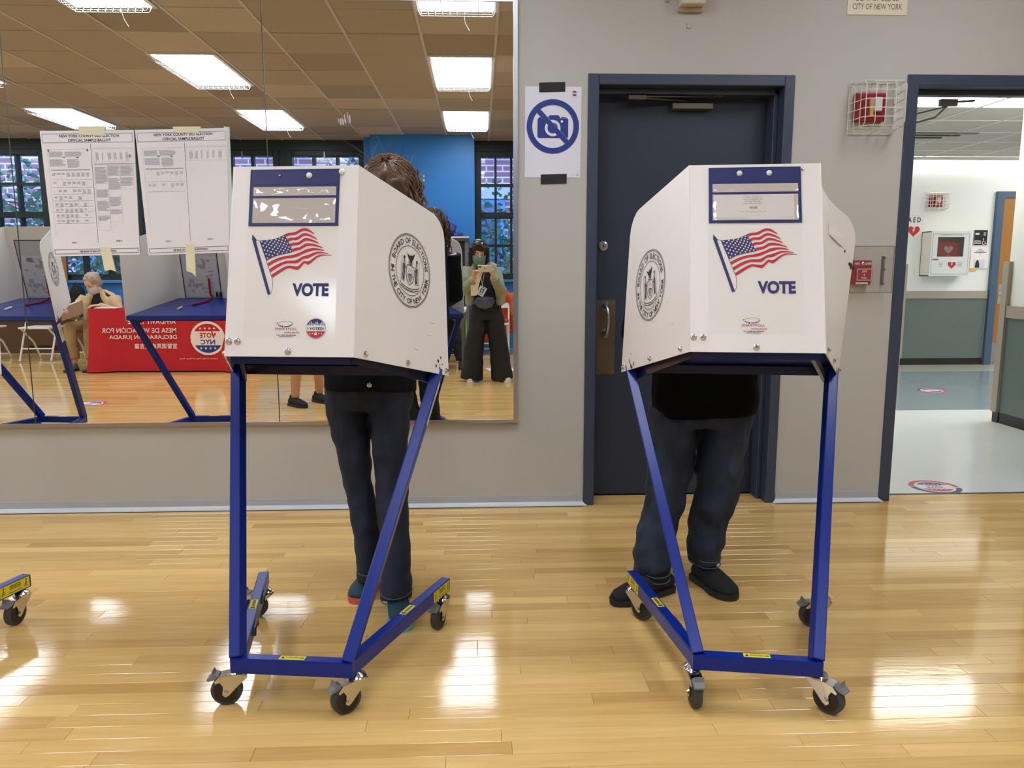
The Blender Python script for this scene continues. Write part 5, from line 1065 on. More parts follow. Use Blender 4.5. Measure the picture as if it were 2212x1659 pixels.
blackcl_m = mat('black_cloth', (20, 21, 23), .75, var=.12, scale=12); hair_b = mat('brown_hair', (92, 64, 42), .45, var=.3, scale=30, stretch=(3, 3, .5)); hair_k = mat('black_hair', (26, 21, 20), .4, var=.3, scale=30, stretch=(3, 3, .5)); hair_g = mat('grey_hair', (172, 152, 138), .6, var=.15, scale=30)

# left voter: leaning over the booth, facing the camera
p1 = thing('person', 'person with curly brown hair, dark jacket and flared jeans bent over the left voting booth', 'person', (-.40, 2.85, 0))
Hc, F1 = (-.305, 2.76, 1.487), (.02, -.72, -.70)
mb = MB(); head(mb, Hc, F1, s=1.0)
loft(mb, [((-.405, 2.95, .78), .14, .10), ((-.405, 2.95, .90), .15, .105), ((-.40, 2.93, 1.05), .12, .09), ((-.375, 2.88, 1.24), .145, .10), ((-.355, 2.85, 1.34), .16, .075), ((-.345, 2.83, 1.385), .07, .06), ((-.325, 2.80, 1.43), .05, .052), ((-.31, 2.78, 1.48), .048, .05)], (1, 0, 0))
A1 = [((-.53, 2.86, 1.33), (-.575, 2.80, 1.07), (-.47, 2.56, .965)), ((-.185, 2.86, 1.33), (-.165, 2.80, 1.06), (-.29, 2.54, .985))]
for (s, e, w_) in A1: arm(mb, s, e, w_, .9)
hand(mb, A1[0][2], (.35, -.9, .34), (.1, -.1, -1), 1, .45, .92); hand(mb, A1[1][2], (-.35, -.9, .34), (-.1, -.1, -1), -1, .5, .92)
for hp, kn, an in (((-.49, 2.95, .80), (-.46, 2.91, .44), (-.43, 2.89, .09)), ((-.335, 2.95, .80), (-.335, 2.86, .44), (-.315, 2.70, .09))): leg(mb, hp, kn, an, .68)
b1 = remeshed('body', mb, skin_a, p1, .0065, 3); eyes(p1, Hc, F1)
mb = MB(); loft(mb, [((-.415, 2.94, .79), .178, .125), ((-.41, 2.945, .90), .172, .125), ((-.40, 2.93, 1.05), .150, .115), ((-.375, 2.88, 1.24), .172, .125), ((-.36, 2.855, 1.335), .185, .10), ((-.345, 2.83, 1.40), .085, .08)], (1, 0, 0))
for (s, e, w_) in A1: sleeve(mb, s, e, w_, .07, .058, .042)
jk = remeshed('jacket', mb, mat('jacket_dark', (16, 21, 23), .8, spec=.15, var=.1, scale=10), p1, .009, 4, .006, 9)
m = MB(); m.lathe(frame((-.40, 2.815, .825), (1, 0, 0), (0, 0, 1)), [(.009, 0), (.009, .006), (.005, .008)], 12); m.build('zip_pull', chrome_m, jk, world=True)
mb = MB(); loft(mb, [((-.42, 2.945, .95), .150, .115), ((-.42, 2.95, .86), .170, .125), ((-.42, 2.95, .79), .172, .125), ((-.425, 2.95, .72), .165, .11)], (1, 0, 0))
loft(mb, [((-.505, 2.95, .80), .085, .10), ((-.505, 2.95, .70), .078, .096), ((-.488, 2.94, .58), .068, .085), ((-.470, 2.915, .45), .054, .070), ((-.450, 2.905, .34), .052, .068), ((-.436, 2.895, .22), .052, .075), ((-.430, 2.895, .11), .046, .085), ((-.430, 2.895, .075), .046, .088)], (1, 0, 0))
loft(mb, [((-.345, 2.95, .80), .085, .10), ((-.345, 2.93, .70), .078, .096), ((-.338, 2.89, .56), .066, .085), ((-.335, 2.86, .44), .060, .072), ((-.325, 2.82, .33), .059, .07), ((-.316, 2.77, .20), .056, .076), ((-.312, 2.73, .085), .056, .085), ((-.312, 2.725, .055), .056, .088)], (1, 0, 0))
jn = remeshed('jeans', mb, jean_m, p1, .007, 2, .007, 12)
def hem(parent, c, a, b_, z):
    for dz in (.004, .028): MB().tube([(c[0] + a * math.cos(2 * PI * i / 24), c[1] + b_ * math.sin(2 * PI * i / 24), z + dz) for i in range(25)], .0022, 5, cap=False).build('hem_stitch', mat('hem_thread', (74, 82, 100), .8), parent, world=True)
hem(jn, (-.430, 2.895), .046, .088, .075); hem(jn, (-.312, 2.725), .056, .088, .055)
teal_m = mat('shoe_teal', (30, 62, 78), .7, var=.25, scale=60); coral_m = mat('sole_coral', (206, 92, 78), .6); mint_m = mat('sole_mint', (120, 190, 186), .6)
shoe('shoe', p1, (-.424, 2.985), (-.474, 2.785), teal_m, coral_m, .045, .075, lace=blk_m); shoe('shoe', p1, (-.325, 2.795), (-.268, 2.55), teal_m, mint_m, .045, .075, lace=blk_m)
f, l, u = axes_of(F1); C_ = V(Hc); mb = MB()
loft(mb, [(C_ + u * z + f * o, a, b_) for z, a, b_, o in ((-.15, .06, .03, -.085), (-.10, .075, .06, -.06), (-.03, .088, .085, -.035), (.03, .09, .10, -.018), (.07, .084, .10, -.012), (.10, .062, .08, -.012), (.122, .03, .04, -.012))], l, 20)
hr = remeshed('hair', mb, hair_b, p1, .008, 3, .012, 22)
r = random.Random(11); q = MB()
for k in range(150):
    a = r.uniform(0, 2 * PI); s0 = C_ + l * .09 * math.cos(a) + u * (.10 * abs(math.sin(a)) - .01) + f * r.uniform(-.10, .045); out = (s0 - C_).normalized(); pts = [s0]; sw = r.uniform(0, 6); ln = r.uniform(.05, .17)
    for i in range(1, 8): t_ = i / 7; pts.append(s0 + out * (.02 * math.sin(t_ * 3)) + V((0, .02 * t_, -ln * t_)) + (l * math.cos(sw + t_ * 9) + f * math.sin(sw + t_ * 9)) * .010 * t_)
    q.tube(pts, [.004, .004, .0036, .0034, .003, .0026, .002, .001], 4, cap=False)
for k in range(22):   # looser curls on the image-right side
    s0 = C_ + l * r.uniform(.07, .10) + u * r.uniform(-.02, .08) + f * r.uniform(-.06, .04); pts = [s0]; sw = r.uniform(0, 6); ln = r.uniform(.10, .2)
    for i in range(1, 12): t_ = i / 11; pts.append(s0 + l * .018 * t_ + V((0, 0, -ln * t_)) + (l * math.cos(sw + t_ * 14) + f * math.sin(sw + t_ * 14)) * .016 * min(1, t_ * 2))
    q.tube(pts, [.0035] * 10 + [.002, .001], 4, cap=False)
for k in range(230):   # strands lying over the crown towards the back and sides
    th = r.uniform(0, 2 * PI); ph0 = r.uniform(.05, .5); sw = r.uniform(0, 6); pts = []; ln = r.uniform(.7, 1.25)
    for i in range(9):
        ph = ph0 + ln * i / 8 * 1.35; t2 = th + .10 * math.sin(sw + i * .9); k2 = 1.03 + .05 * r.random()
        pts.append(C_ - f * .02 + (u * math.cos(ph) * .125 + (l * math.cos(t2) * .098 + f * math.sin(t2) * .105) * math.sin(ph)) * k2)
    q.tube(pts, [.0012, .003, .0034, .0034, .0034, .003, .0028, .0022, .001], 4, cap=False)
for k in range(70):   # fine flyaway hairs
    a = r.uniform(0, PI); s0 = C_ + l * .085 * math.cos(a) + u * .115 * math.sin(a) + f * r.uniform(-.08, .02); o_ = (s0 - C_).normalized(); bb = V((r.gauss(0, .015), r.gauss(0, .01), r.gauss(0, .015))); q.tube([s0, s0 + o_ * .018 + bb * .5, s0 + o_ * .035 + bb * 1.6], [.0007, .0006, .0004], 3, cap=False)
q.build('hair_curls', hair_b, hr, world=True, smooth=True)
m = MB(); c0 = C_ + u * .118 - f * .02; m.tube([c0 - l * .03, c0 + u * .012, c0 + l * .028], .006, 6); m.tube([c0 - l * .012, c0 - l * .016 + u * .025], .004, 5); m.build('hair_clip', blk_m, hr, world=True)

# right voter
p2 = thing('person', 'person in black jacket, faded blue jeans and black shoes standing at the right voting booth', 'person', (.88, 2.95, 0))
Hc, F2_ = (.86, 2.86, 1.44), (-.05, -.8, -.6)
mb = MB(); head(mb, Hc, F2_)
loft(mb, [((.88, 3.05, .70), .16, .12), ((.88, 3.05, .84), .17, .12), ((.885, 3.04, 1.0), .16, .12), ((.88, 3.0, 1.16), .175, .12), ((.875, 2.97, 1.27), .19, .09), ((.87, 2.94, 1.33), .08, .07), ((.865, 2.91, 1.38), .056, .06), ((.86, 2.88, 1.42), .054, .056)], (1, 0, 0))
A2 = [((.67, 2.99, 1.25), (.60, 2.93, 1.0), (.70, 2.72, .955)), ((1.085, 2.97, 1.25), (1.13, 2.9, 1.0), (1.0, 2.68, .955))]
for (s, e, w_) in A2: arm(mb, s, e, w_, 1.05)
hand(mb, A2[0][2], (.4, -.85, .34), (.1, -.1, -1), 1, .4); hand(mb, A2[1][2], (-.4, -.85, .34), (-.1, -.1, -1), -1, .45)
for hp, kn, an in (((.785, 3.05, .74), (.74, 2.97, .40), (.68, 2.86, .09)), ((.985, 3.05, .74), (.95, 2.98, .40), (.885, 2.93, .09))): leg(mb, hp, kn, an, .72)
remeshed('body', mb, skin_a, p2, .0075, 3); eyes(p2, Hc, F2_)
mb = MB(); loft(mb, [((.888, 3.02, .67), .205, .15), ((.887, 3.02, .72), .214, .155), ((.886, 3.03, .82), .208, .15), ((.886, 3.03, 1.0), .200, .15), ((.88, 3.0, 1.16), .21, .145), ((.875, 2.97, 1.275), .215, .115), ((.87, 2.94, 1.345), .095, .09)], (1, 0, 0))
for (s, e, w_) in A2: sleeve(mb, s, e, w_, .082, .07, .05)
jk = remeshed('jacket', mb, mat('jacket_black', (8, 8, 9), .85, spec=.1, var=.1, scale=10), p2, .01, 4, .006, 8)
mb = MB(); loft(mb, [((.88, 3.04, .80), .19, .14), ((.88, 3.04, .72), .202, .145), ((.878, 3.04, .66), .205, .14), ((.876, 3.04, .62), .19, .12)], (1, 0, 0))
loft(mb, [((.775, 3.04, .70), .098, .115), ((.768, 3.03, .60), .098, .11), ((.752, 3.01, .47), .096, .10), ((.728, 2.97, .34), .078, .088), ((.695, 2.945, .23), .079, .085), ((.668, 2.90, .13), .078, .088), ((.660, 2.875, .085), .070, .088), ((.668, 2.86, .06), .058, .085)], (1, 0, 0))
loft(mb, [((.980, 3.04, .70), .10, .115), ((.972, 3.03, .60), .099, .11), ((.955, 3.01, .47), .092, .10), ((.938, 2.98, .35), .080, .09), ((.898, 2.955, .23), .074, .085), ((.882, 2.94, .13), .062, .082), ((.888, 2.935, .085), .055, .08)], (1, 0, 0))
jn = remeshed('jeans', mb, jean2_m, p2, .007, 2, .015, 9); hem(jn, (.668, 2.86), .058, .086, .06); hem(jn, (.888, 2.935), .056, .08, .085)
bsh = mat('shoe_black', (20, 20, 21), .8, var=.15, scale=40); bso = mat('sole_black', (40, 39, 38), .7)
shoe('shoe', p2, (.735, 2.872), (.482, 2.735), bsh, bso, .050, .085, lace=mat('lace_black', (12, 12, 12), .8)); shoe('shoe', p2, (.868, 2.985), (.948, 2.752), bsh, bso, .052, .085, lace=MATS['lace_black'])
f, l, u = axes_of(F2_); C_ = V(Hc); mb = MB(); loft(mb, [(C_ + u * z + f * o, a, b_) for z, a, b_, o in ((-.10, .066, .04, -.062), (-.05, .082, .062, -.042), (.0, .088, .086, -.026), (.045, .089, .102, -.012), (.08, .078, .098, -.004), (.105, .058, .076, -.005), (.126, .028, .036, -.008))], l, 20); remeshed('hair', mb, hair_k, p2, .008, 3, .004, 30)

# photographer, seen in the mirror, standing behind the camera
p3 = thing('person', 'person in sage jacket and green mask photographing the mirror with a gold phone', 'person', (.07, -.62, 0))
Hc, F3 = (-.005, -.43, 1.405), (.12, .96, -.25)
mb = MB(); head(mb, Hc, F3, s=.96)
loft(mb, [((.075, -.58, .76), .14, .10), ((.07, -.57, .86), .15, .105), ((.06, -.55, 1.0), .12, .09), ((.045, -.53, 1.15), .14, .10), ((.035, -.51, 1.25), .155, .072), ((.02, -.49, 1.29), .066, .06), ((.005, -.46, 1.34), .05, .05), ((0, -.44, 1.39), .048, .048)], (1, 0, 0))
A3 = [((-.125, -.50, 1.235), (-.17, -.40, .99), (-.055, -.10, 1.125)), ((.175, -.50, 1.22), (.225, -.38, .985), (.142, -.085, 1.15))]
for (s, e, w_) in A3: arm(mb, s, e, w_, .85)
hand(mb, A3[0][2], (.18, .25, .95), (.25, .85, -.2), -1, .75, .88, point=True); hand(mb, A3[1][2], (-.12, .35, .92), (-.9, .1, .25), -1, .95, .88)
for hp, kn, an in (((.0, -.58, .76), (-.05, -.60, .42), (-.09, -.66, .09)), ((.15, -.58, .76), (.20, -.60, .42), (.255, -.64, .09))): leg(mb, hp, kn, an, .85)
remeshed('body', mb, skin_b, p3, .006, 3); eyes(p3, Hc, F3, s=.96)
mb = MB(); loft(mb, [((.065, -.565, .82), .145, .105), ((.06, -.555, 1.0), .132, .10), ((.045, -.53, 1.15), .148, .108), ((.035, -.51, 1.245), .15, .085), ((.02, -.49, 1.30), .06, .062)], (1, 0, 0)); remeshed('black_top', mb, mat('top_navy', (22, 25, 38), .8), p3, .009, 3, .003, 12)
sage = mat('jacket_sage', (142, 148, 128), .7, var=.08, scale=14)
mb = MB()   # open jacket: two front panels, back, sleeves
loft(mb, [((.065, -.61, .86), .170, .075), ((.06, -.60, 1.0), .160, .075), ((.045, -.57, 1.13), .165, .085), ((.035, -.53, 1.215), .165, .075), ((.02, -.495, 1.285), .075, .06)], (1, 0, 0))
for sd in (-1, 1): loft(mb, [((.06 + sd * .165, -.53, .855), .052, .085), ((.055 + sd * .155, -.50, 1.0), .05, .085), ((.04 + sd * .14, -.47, 1.14), .056, .075), ((.032 + sd * .105, -.455, 1.24), .05, .05), ((.02 + sd * .06, -.455, 1.285), .03, .03)], (1, 0, 0))
for (s, e, w_) in A3: sleeve(mb, s, e, w_, .062, .056, .045)
jk = remeshed('jacket', mb, sage, p3, .008, 3, .007, 10)
m = MB(); 
for sd in (-1, 1): m.bar((.035 + sd * .10, -.475, 1.272), (.035 + sd * .175, -.49, 1.25), .03, .01)
m.build('shoulder_tab', blackcl_m, jk, world=True)
mb = MB(); loft(mb, [((.07, -.57, .93), .142, .11), ((.072, -.575, .84), .158, .12), ((.074, -.58, .76), .168, .125), ((.075, -.58, .68), .165, .115)], (1, 0, 0))
for x0, x1, x2, s in ((-.01, -.06, -.095, -1), (.16, .205, .245, 1)):
    loft(mb, [((x0, -.58, .78), .09, .11), ((x0 * .7 + x1 * .3, -.585, .60), .098, .11), ((x1, -.60, .40), .104, .108), ((x1 * .5 + x2 * .5, -.615, .20), .112, .115), ((x2, -.63, .03), .122, .125)], (1, 0, 0))
remeshed('wide_trousers', mb, mat('trousers_black', (22, 23, 25), .8, var=.1, scale=6, stretch=(5, 5, 1)), p3, .01, 3, .009, 7, floor=.012)
wsh = mat('canvas_white', (214, 206, 192), .7)
shoe('shoe', p3, (-.09, -.73), (-.11, -.50), wsh, whitemetal_m, .043, .06, lace=paper_m); shoe('shoe', p3, (.25, -.72), (.31, -.49), wsh, whitemetal_m, .043, .06, lace=paper_m)
f, l, u = axes_of(F3); C_ = V(Hc); mb = MB()
loft(mb, [(C_ + u * z + f * o, a, b_) for z, a, b_, o in ((-.15, .085, .06, -.05), (-.10, .098, .075, -.04), (-.03, .098, .09, -.030), (.04, .096, .105, -.012), (.08, .085, .10, -.008), (.11, .06, .075, -.008), (.128, .025, .03, -.008))], l, 20)
for sd in (-1, 1): loft(mb, [(C_ + l * sd * .085 + f * .02 + u * .06, .022, .03), (C_ + l * sd * .092 + f * .025 - u * .03, .02, .03), (C_ + l * sd * .092 + f * .02 - u * .13, .02, .028), (C_ + l * sd * .085 + f * .012 - u * .165, .012, .018)], l, 10)
loft(mb, [(C_ + f * .075 + u * .095 + l * .05, .024, .016), (C_ + f * .094 + u * .078 - l * .0, .026, .012), (C_ + f * .084 + u * .05 - l * .055, .022, .012)], u, 10)
hr = remeshed('hair', mb, hair_k, p3, .007, 3, .006, 26)
m = MB()
for sd in (-1, 1): ellipsoid(m, C_ + u * .098 + f * .07 + l * sd * .034, .03, .012, .022, (l, (f * .5 + u).normalized(), (u * .5 - f).normalized()))
m.tube([C_ + u * .10 + f * .075 - l * .06, C_ + u * .085 + f * .0 - l * .095], .003, 5); m.tube([C_ + u * .10 + f * .075 + l * .06, C_ + u * .085 + f * .0 + l * .095], .003, 5)
m.build('sunglasses', mat('sunglass_black', (10, 10, 12), .08, coat=.6), p3, world=True, smooth=True)
def mask(parent, C_, f, l, u, m_, s=1.0):
    vs = []; fs = []; nx, ny = 12, 6
    for i in range(nx + 1):
        for j in range(ny + 1):
            a = (i / nx - .5) * 2.5; v = j / ny; rz = lerp(-.12, -.022, v); bul = .012 * math.sin(PI * v); rx, ry = lerp(.066, .080, v), lerp(.094, .100, v)
            vs.append(C_ + (l * math.sin(a) * (rx + bul * .4) + f * (math.cos(a) * (ry + bul) + lerp(.012, .0, v)) + u * (rz + .004 * math.sin(j * 3))) * s)
    n_ = len(vs); c0 = sum(vs, V()) / n_; vs2 = [v - (v - C_).normalized() * .003 for v in vs]
    for i in range(nx):
        for j in range(ny): q_ = i * (ny + 1) + j; fs.append((q_, q_ + ny + 1, q_ + ny + 2, q_ + 1)); fs.append((n_ + q_, n_ + q_ + 1, n_ + q_ + ny + 2, n_ + q_ + ny + 1))
    m = MB().add(vs + vs2, fs); m.tube([vs[0], C_ - l * .082 * s - u * .03 * s, vs[ny]], .002, 4); m.tube([vs[-ny - 1], C_ + l * .082 * s - u * .03 * s, vs[-1]], .002, 4)
    return m.build('face_mask', m_, parent, world=True, smooth=True)
mask(p3, C_, f, l, u, mat('mask_green', (98, 124, 112), .6, var=.1, scale=20, stretch=(1, 1, 6)), .97)
# waist bag, badge, folded paper, phone
o = thing('waist_bag', 'slate blue belt bag worn in front of black trousers by the photographer', 'bag', (.055, -.42, .87)); mb = MB()
loft(mb, [((-.045, -.45, .90), .03, .03), ((.0, -.435, .875), .062, .045), ((.055, -.425, .868), .07, .05), ((.11, -.435, .88), .06, .044), ((.15, -.45, .905), .026, .03)], (0, 0, 1)); bgm = mat('bag_slate', (70, 76, 98), .6, var=.08, scale=20); bo = remeshed('bag_body', mb, bgm, o, .006, 3)
m = MB(); m.tube([(-.03, -.405, .915), (.03, -.378, .905), (.09, -.382, .91), (.145, -.415, .93)], .004, 5); m.build('zip', mat('zip_grey', (140, 138, 134), .4, .5), bo, world=True)
m = MB(); m.tube([(-.04, -.46, .91), (-.10, -.52, .94), (-.11, -.60, .95), (.06, -.71, .95), (.24, -.60, .96), (.235, -.52, .95), (.15, -.455, .915)], .008, 6); m.build('belt', blackcl_m, bo, world=True)
o = thing('press_badge', 'white badge with a blue photo hanging in front of the sage jacket', 'badge', (.03, -.40, .99)); FB = frame((.022, -.34, .995), (-.88, .0, .47), (.47, 0, .88))
MB().obox(FB, -.038, .038, -.05, .05, -.0012, .0012).build('card', paper_m, o, world=True); g = MB(); g.rect(FB, -.022, -.012, .022, .030, 0, .0018); g.disc(FB, 0, .006, .012, 1, .0022, 12); g.rect(FB, -.03, .037, .03, .044, 2, .0018); [g.rect(FB, -.024, -.02 - .008 * k, .024, -.016 - .008 * k, 3, .0018) for k in range(3)]
g.build('badge_print', [mat('badge_blue', (52, 120, 176), .5), skin_b, blackink_m, grayink_m], o, world=True); m = MB(); m.tube([(.03, -.36, 1.05), (.05, -.40, 1.18), (.06, -.43, 1.27)], .003, 5); m.tube([(.03, -.36, 1.05), (.01, -.40, 1.18), (-.02, -.43, 1.27)], .003, 5); m.build('lanyard', mat('lanyard_grey', (150, 152, 158), .6), o, world=True)
o = thing('folded_paper', 'white folded paper hanging from the hand below the gold phone', 'paper', (-.02, -.12, 1.0)); m = MB()
ps = [V((-.012, -.06, 1.19)), V((.036, -.06, 1.20)), V((-.002, -.13, 1.08)), V((-.03, -.20, .955)), V((-.09, -.19, .955)), V((-.09, -.13, 1.06))]; m.add(ps + [p + V((0, -.003, 0)) for p in ps], [tuple(range(6)), tuple(range(11, 5, -1))] + [(i, (i + 1) % 6, 6 + (i + 1) % 6, 6 + i) for i in range(6)]); m.build('paper_sheet', mat('paper_cream', (226, 220, 208), .6), o, world=True)
o = thing('phone', 'gold phone held up sideways by the photographer in the mirror', 'phone', (.0555, -.016, 1.21)); x0, x1, z0, z1 = -.016, .127, 1.194, 1.264
ph = MB().box((x0, -.0215, z0), (x1, -.0140, z1)).build('phone_body', mat('phone_gold', (222, 202, 166), .25, .35, coat=.4), o, world=True, bevel=.003, seg=3)
MB().box((x0 + .003, -.0223, z0 + .003), (x1 - .003, -.0215, z1 - .003)).build('screen', mat('screen_dark', (30, 34, 44), .1), ph, world=True)
MB().box((x0 + .006, -.0142, CAMZ - .006), (x0 + .034, -.0128, CAMZ + .007)).build('camera_bump', mat('phone_gold_dark', (70, 60, 50), .2, .4), ph, world=True, bevel=.0005)
m = MB()
for xx in (0.0, .0125): m.lathe(lambda p, q, o_=0, xx=xx: V((xx + p, -.0128 + o_, CAMZ + q)), [(.0052, 0), (.005, .0008), (.0035, .0008)], 14)
m.build('lenses', mat('lens_black', (8, 8, 10), .05), ph, world=True)
m = MB(); FQ = lambda X, Y_, o_=0: V((.0555 - X, -.0139 + o_, 1.229 + Y_)); m.disc(FQ, 0, 0, .006, 0, .0001, 16); m.disc(FQ, .0012, .0082, .0018, 0, .0001, 8); m.build('rear_emblem', mat('emblem_gold', (160, 142, 112), .15, .7), ph, world=True)

# bare-legged person
p4 = thing('person', 'person with bare calves and black sneakers standing between the booths and the photographer', 'person', (-1.58, .72, 0))
Hc, F4 = (-1.55, .70, 1.60), (.6, .8, -.1); mb = MB(); head(mb, Hc, F4)
loft(mb, [((-1.56, .70, .84), .15, .11), ((-1.56, .70, .95), .16, .11), ((-1.56, .70, 1.1), .145, .105), ((-1.56, .70, 1.28), .17, .115), ((-1.56, .70, 1.40), .18, .08), ((-1.56, .70, 1.45), .075, .065), ((-1.555, .70, 1.50), .055, .055), ((-1.55, .70, 1.56), .052, .052)], (.8, -.6, 0))
A4 = [((-1.40, .57, 1.37), (-1.38, .53, 1.10), (-1.42, .62, .86)), ((-1.72, .83, 1.37), (-1.76, .86, 1.10), (-1.66, .92, .88))]
for (s, e, w_) in A4: arm(mb, s, e, w_)
hand(mb, A4[0][2], (0, .1, -1), (-.7, .3, 0), 1, .4); hand(mb, A4[1][2], (.1, .1, -1), (.7, -.3, 0), -1, .4)
for hp, kn, an in (((-1.50, .64, .86), (-1.50, .64, .48), (-1.50, .64, .08)), ((-1.64, .80, .86), (-1.655, .83, .48), (-1.67, .86, .08))): leg(mb, hp, kn, an)
remeshed('body', mb, skin_c, p4, .007, 3); eyes(p4, Hc, F4)
mb = MB(); loft(mb, [((-1.56, .70, .88), .18, .135), ((-1.56, .70, 1.1), .168, .13), ((-1.56, .70, 1.28), .185, .135), ((-1.56, .70, 1.41), .19, .10), ((-1.56, .70, 1.47), .08, .075)], (.8, -.6, 0))
for (s, e, w_) in A4: mb.tube([s, lerp3(s, e, .3), lerp3(s, e, .72)], [.058, .062, .062], 14)
remeshed('shirt', mb, mat('shirt_grey', (96, 98, 102), .8), p4, .01, 3, .005, 9)
mb = MB(); loft(mb, [((-1.56, .70, 1.0), .165, .125), ((-1.56, .70, .88), .178, .135), ((-1.56, .70, .80), .175, .125)], (.8, -.6, 0))
for hp, kn in (((-1.505, .65, .86), (-1.50, .64, .56)), ((-1.63, .79, .86), (-1.65, .825, .56))): mb.tube([hp, kn], [.105, .092], 14)
remeshed('shorts', mb, mat('shorts_black', (30, 31, 34), .8), p4, .01, 3, .004, 9)
shoe('shoe', p4, (-1.56, .60), (-1.37, .76), bsh, bso, .045, .08, lace=blk_m); shoe('shoe', p4, (-1.735, .805), (-1.55, .975), bsh, bso, .045, .08, lace=blk_m)
f, l, u = axes_of(F4); C_ = V(Hc); mb = MB(); loft(mb, [(C_ + u * z + f * o, a, b_) for z, a, b_, o in ((-.10, .066, .04, -.062), (-.05, .082, .062, -.042), (.0, .088, .086, -.026), (.045, .089, .102, -.012), (.08, .078, .098, -.004), (.105, .058, .076, -.005), (.126, .028, .036, -.008))], l, 20); remeshed('hair', mb, hair_k, p4, .008, 3, .004, 30)

# seated poll worker
p5 = thing('person', 'seated person with short grey hair, beige cardigan and pale mask beside the red table', 'person', (-4.78, -2.1, 0))
Hc, F5 = (-4.775, -2.03, 1.065), (-.35, .75, -.55); mb = MB(); head(mb, Hc, F5)
loft(mb, [((-4.78, -2.22, .45), .16, .12), ((-4.78, -2.20, .56), .16, .12), ((-4.76, -2.17, .70), .145, .11), ((-4.74, -2.13, .82), .155, .105), ((-4.73, -2.10, .90), .16, .075), ((-4.735, -2.085, .94), .07, .06), ((-4.75, -2.06, .99), .052, .052), ((-4.765, -2.04, 1.04), .05, .05)], (1, 0, 0))
A5 = [((-4.90, -2.10, .875), (-5.02, -1.98, .66), (-4.96, -1.76, .70)), ((-4.56, -2.10, .875), (-4.47, -2.0, .68), (-4.60, -1.76, .79))]
for (s, e, w_) in A5: arm(mb, s, e, w_, .92)
hand(mb, A5[0][2], (.1, .95, .1), (.5, 0, .6), 1, .8, .92); hand(mb, A5[1][2], (-.75, .6, .0), (-.2, .1, -1), 1, .6, .92)
for hp, kn, an in (((-4.87, -2.18, .50), (-4.98, -1.80, .52), (-4.93, -1.76, .10)), ((-4.70, -2.18, .50), (-4.74, -1.80, .52), (-4.72, -1.74, .10))): leg(mb, hp, kn, an, .95)
remeshed('body', mb, skin_a, p5, .007, 3); eyes(p5, Hc, F5)
mb = MB(); loft(mb, [((-4.77, -2.20, .50), .165, .125), ((-4.75, -2.165, .70), .155, .118), ((-4.735, -2.125, .82), .16, .115), ((-4.73, -2.10, .905), .15, .085), ((-4.735, -2.085, .95), .066, .065)], (1, 0, 0)); remeshed('black_top', mb, blackcl_m, p5, .01, 3, .003, 12)
card_m = mat('cardigan_beige', (206, 180, 138), .85, var=.08, scale=18)
mb = MB(); loft(mb, [((-4.78, -2.25, .47), .19, .10), ((-4.76, -2.22, .66), .178, .095), ((-4.74, -2.17, .82), .182, .095), ((-4.732, -2.12, .91), .178, .075), ((-4.735, -2.10, .955), .08, .06)], (1, 0, 0))
for sd in (-1, 1): loft(mb, [((-4.77 + sd * .15, -2.12, .50), .05, .09), ((-4.75 + sd * .135, -2.09, .68), .045, .085), ((-4.735 + sd * .115, -2.04, .82), .042, .055), ((-4.735 + sd * .075, -2.03, .90), .034, .035), ((-4.738 + sd * .06, -2.05, .95), .028, .03)], (1, 0, 0))
for (s, e, w_) in A5: sleeve(mb, s, e, w_, .078, .066, .05)
remeshed('cardigan', mb, card_m, p5, .01, 3, .007, 10)
mb = MB(); loft(mb, [((-4.78, -2.24, .56), .165, .13), ((-4.78, -2.22, .47), .185, .15), ((-4.78, -2.18, .43), .17, .13)], (1, 0, 0))
for pts in (((-4.87, -2.20, .50), (-4.93, -2.0, .52), (-4.98, -1.80, .52), (-4.955, -1.765, .36), (-4.93, -1.755, .14)), ((-4.70, -2.20, .50), (-4.72, -2.0, .52), (-4.74, -1.80, .52), (-4.73, -1.76, .36), (-4.72, -1.74, .14))): mb.tube(pts, [.098, .09, .078, .072, .064], 14)
remeshed('trousers', mb, mat('trousers_khaki', (158, 128, 82), .85, var=.08, scale=10), p5, .01, 3, .007, 9)
shoe('shoe', p5, (-4.93, -1.80), (-4.96, -1.57), mat('shoe_grey', (110, 108, 110), .7), bso, .045, .07); shoe('shoe', p5, (-4.715, -1.79), (-4.735, -1.56), MATS['shoe_grey'], bso, .045, .07)
f, l, u = axes_of(F5); C_ = V(Hc); mb = MB(); loft(mb, [(C_ + u * z + f * o, a, b_) for z, a, b_, o in ((-.07, .075, .05, -.055), (0, .09, .085, -.03), (.05, .094, .102, -.016), (.09, .076, .088, -.012), (.122, .03, .04, -.012))], l, 20); remeshed('hair', mb, hair_g, p5, .008, 3, .010, 26)
mask(p5, C_, f, l, u, mat('mask_pale', (206, 202, 200), .6))
o = thing('folder', 'brown folder with white papers held open by the seated poll worker', 'folder', (-4.86, -1.70, .72)); FO = frame((-4.86, -1.66, .735), (.93, .2, .32), (-.25, -.45, .85)); MB().obox(FO, -.16, .16, -.085, .085, -.002, .002).build('cover', mat('folder_brown', (136, 104, 78), .6), o, world=True); MB().obox(FO, -.06, .12, -.07, .105, .0025, .005).build('papers', paper_m, o, world=True)

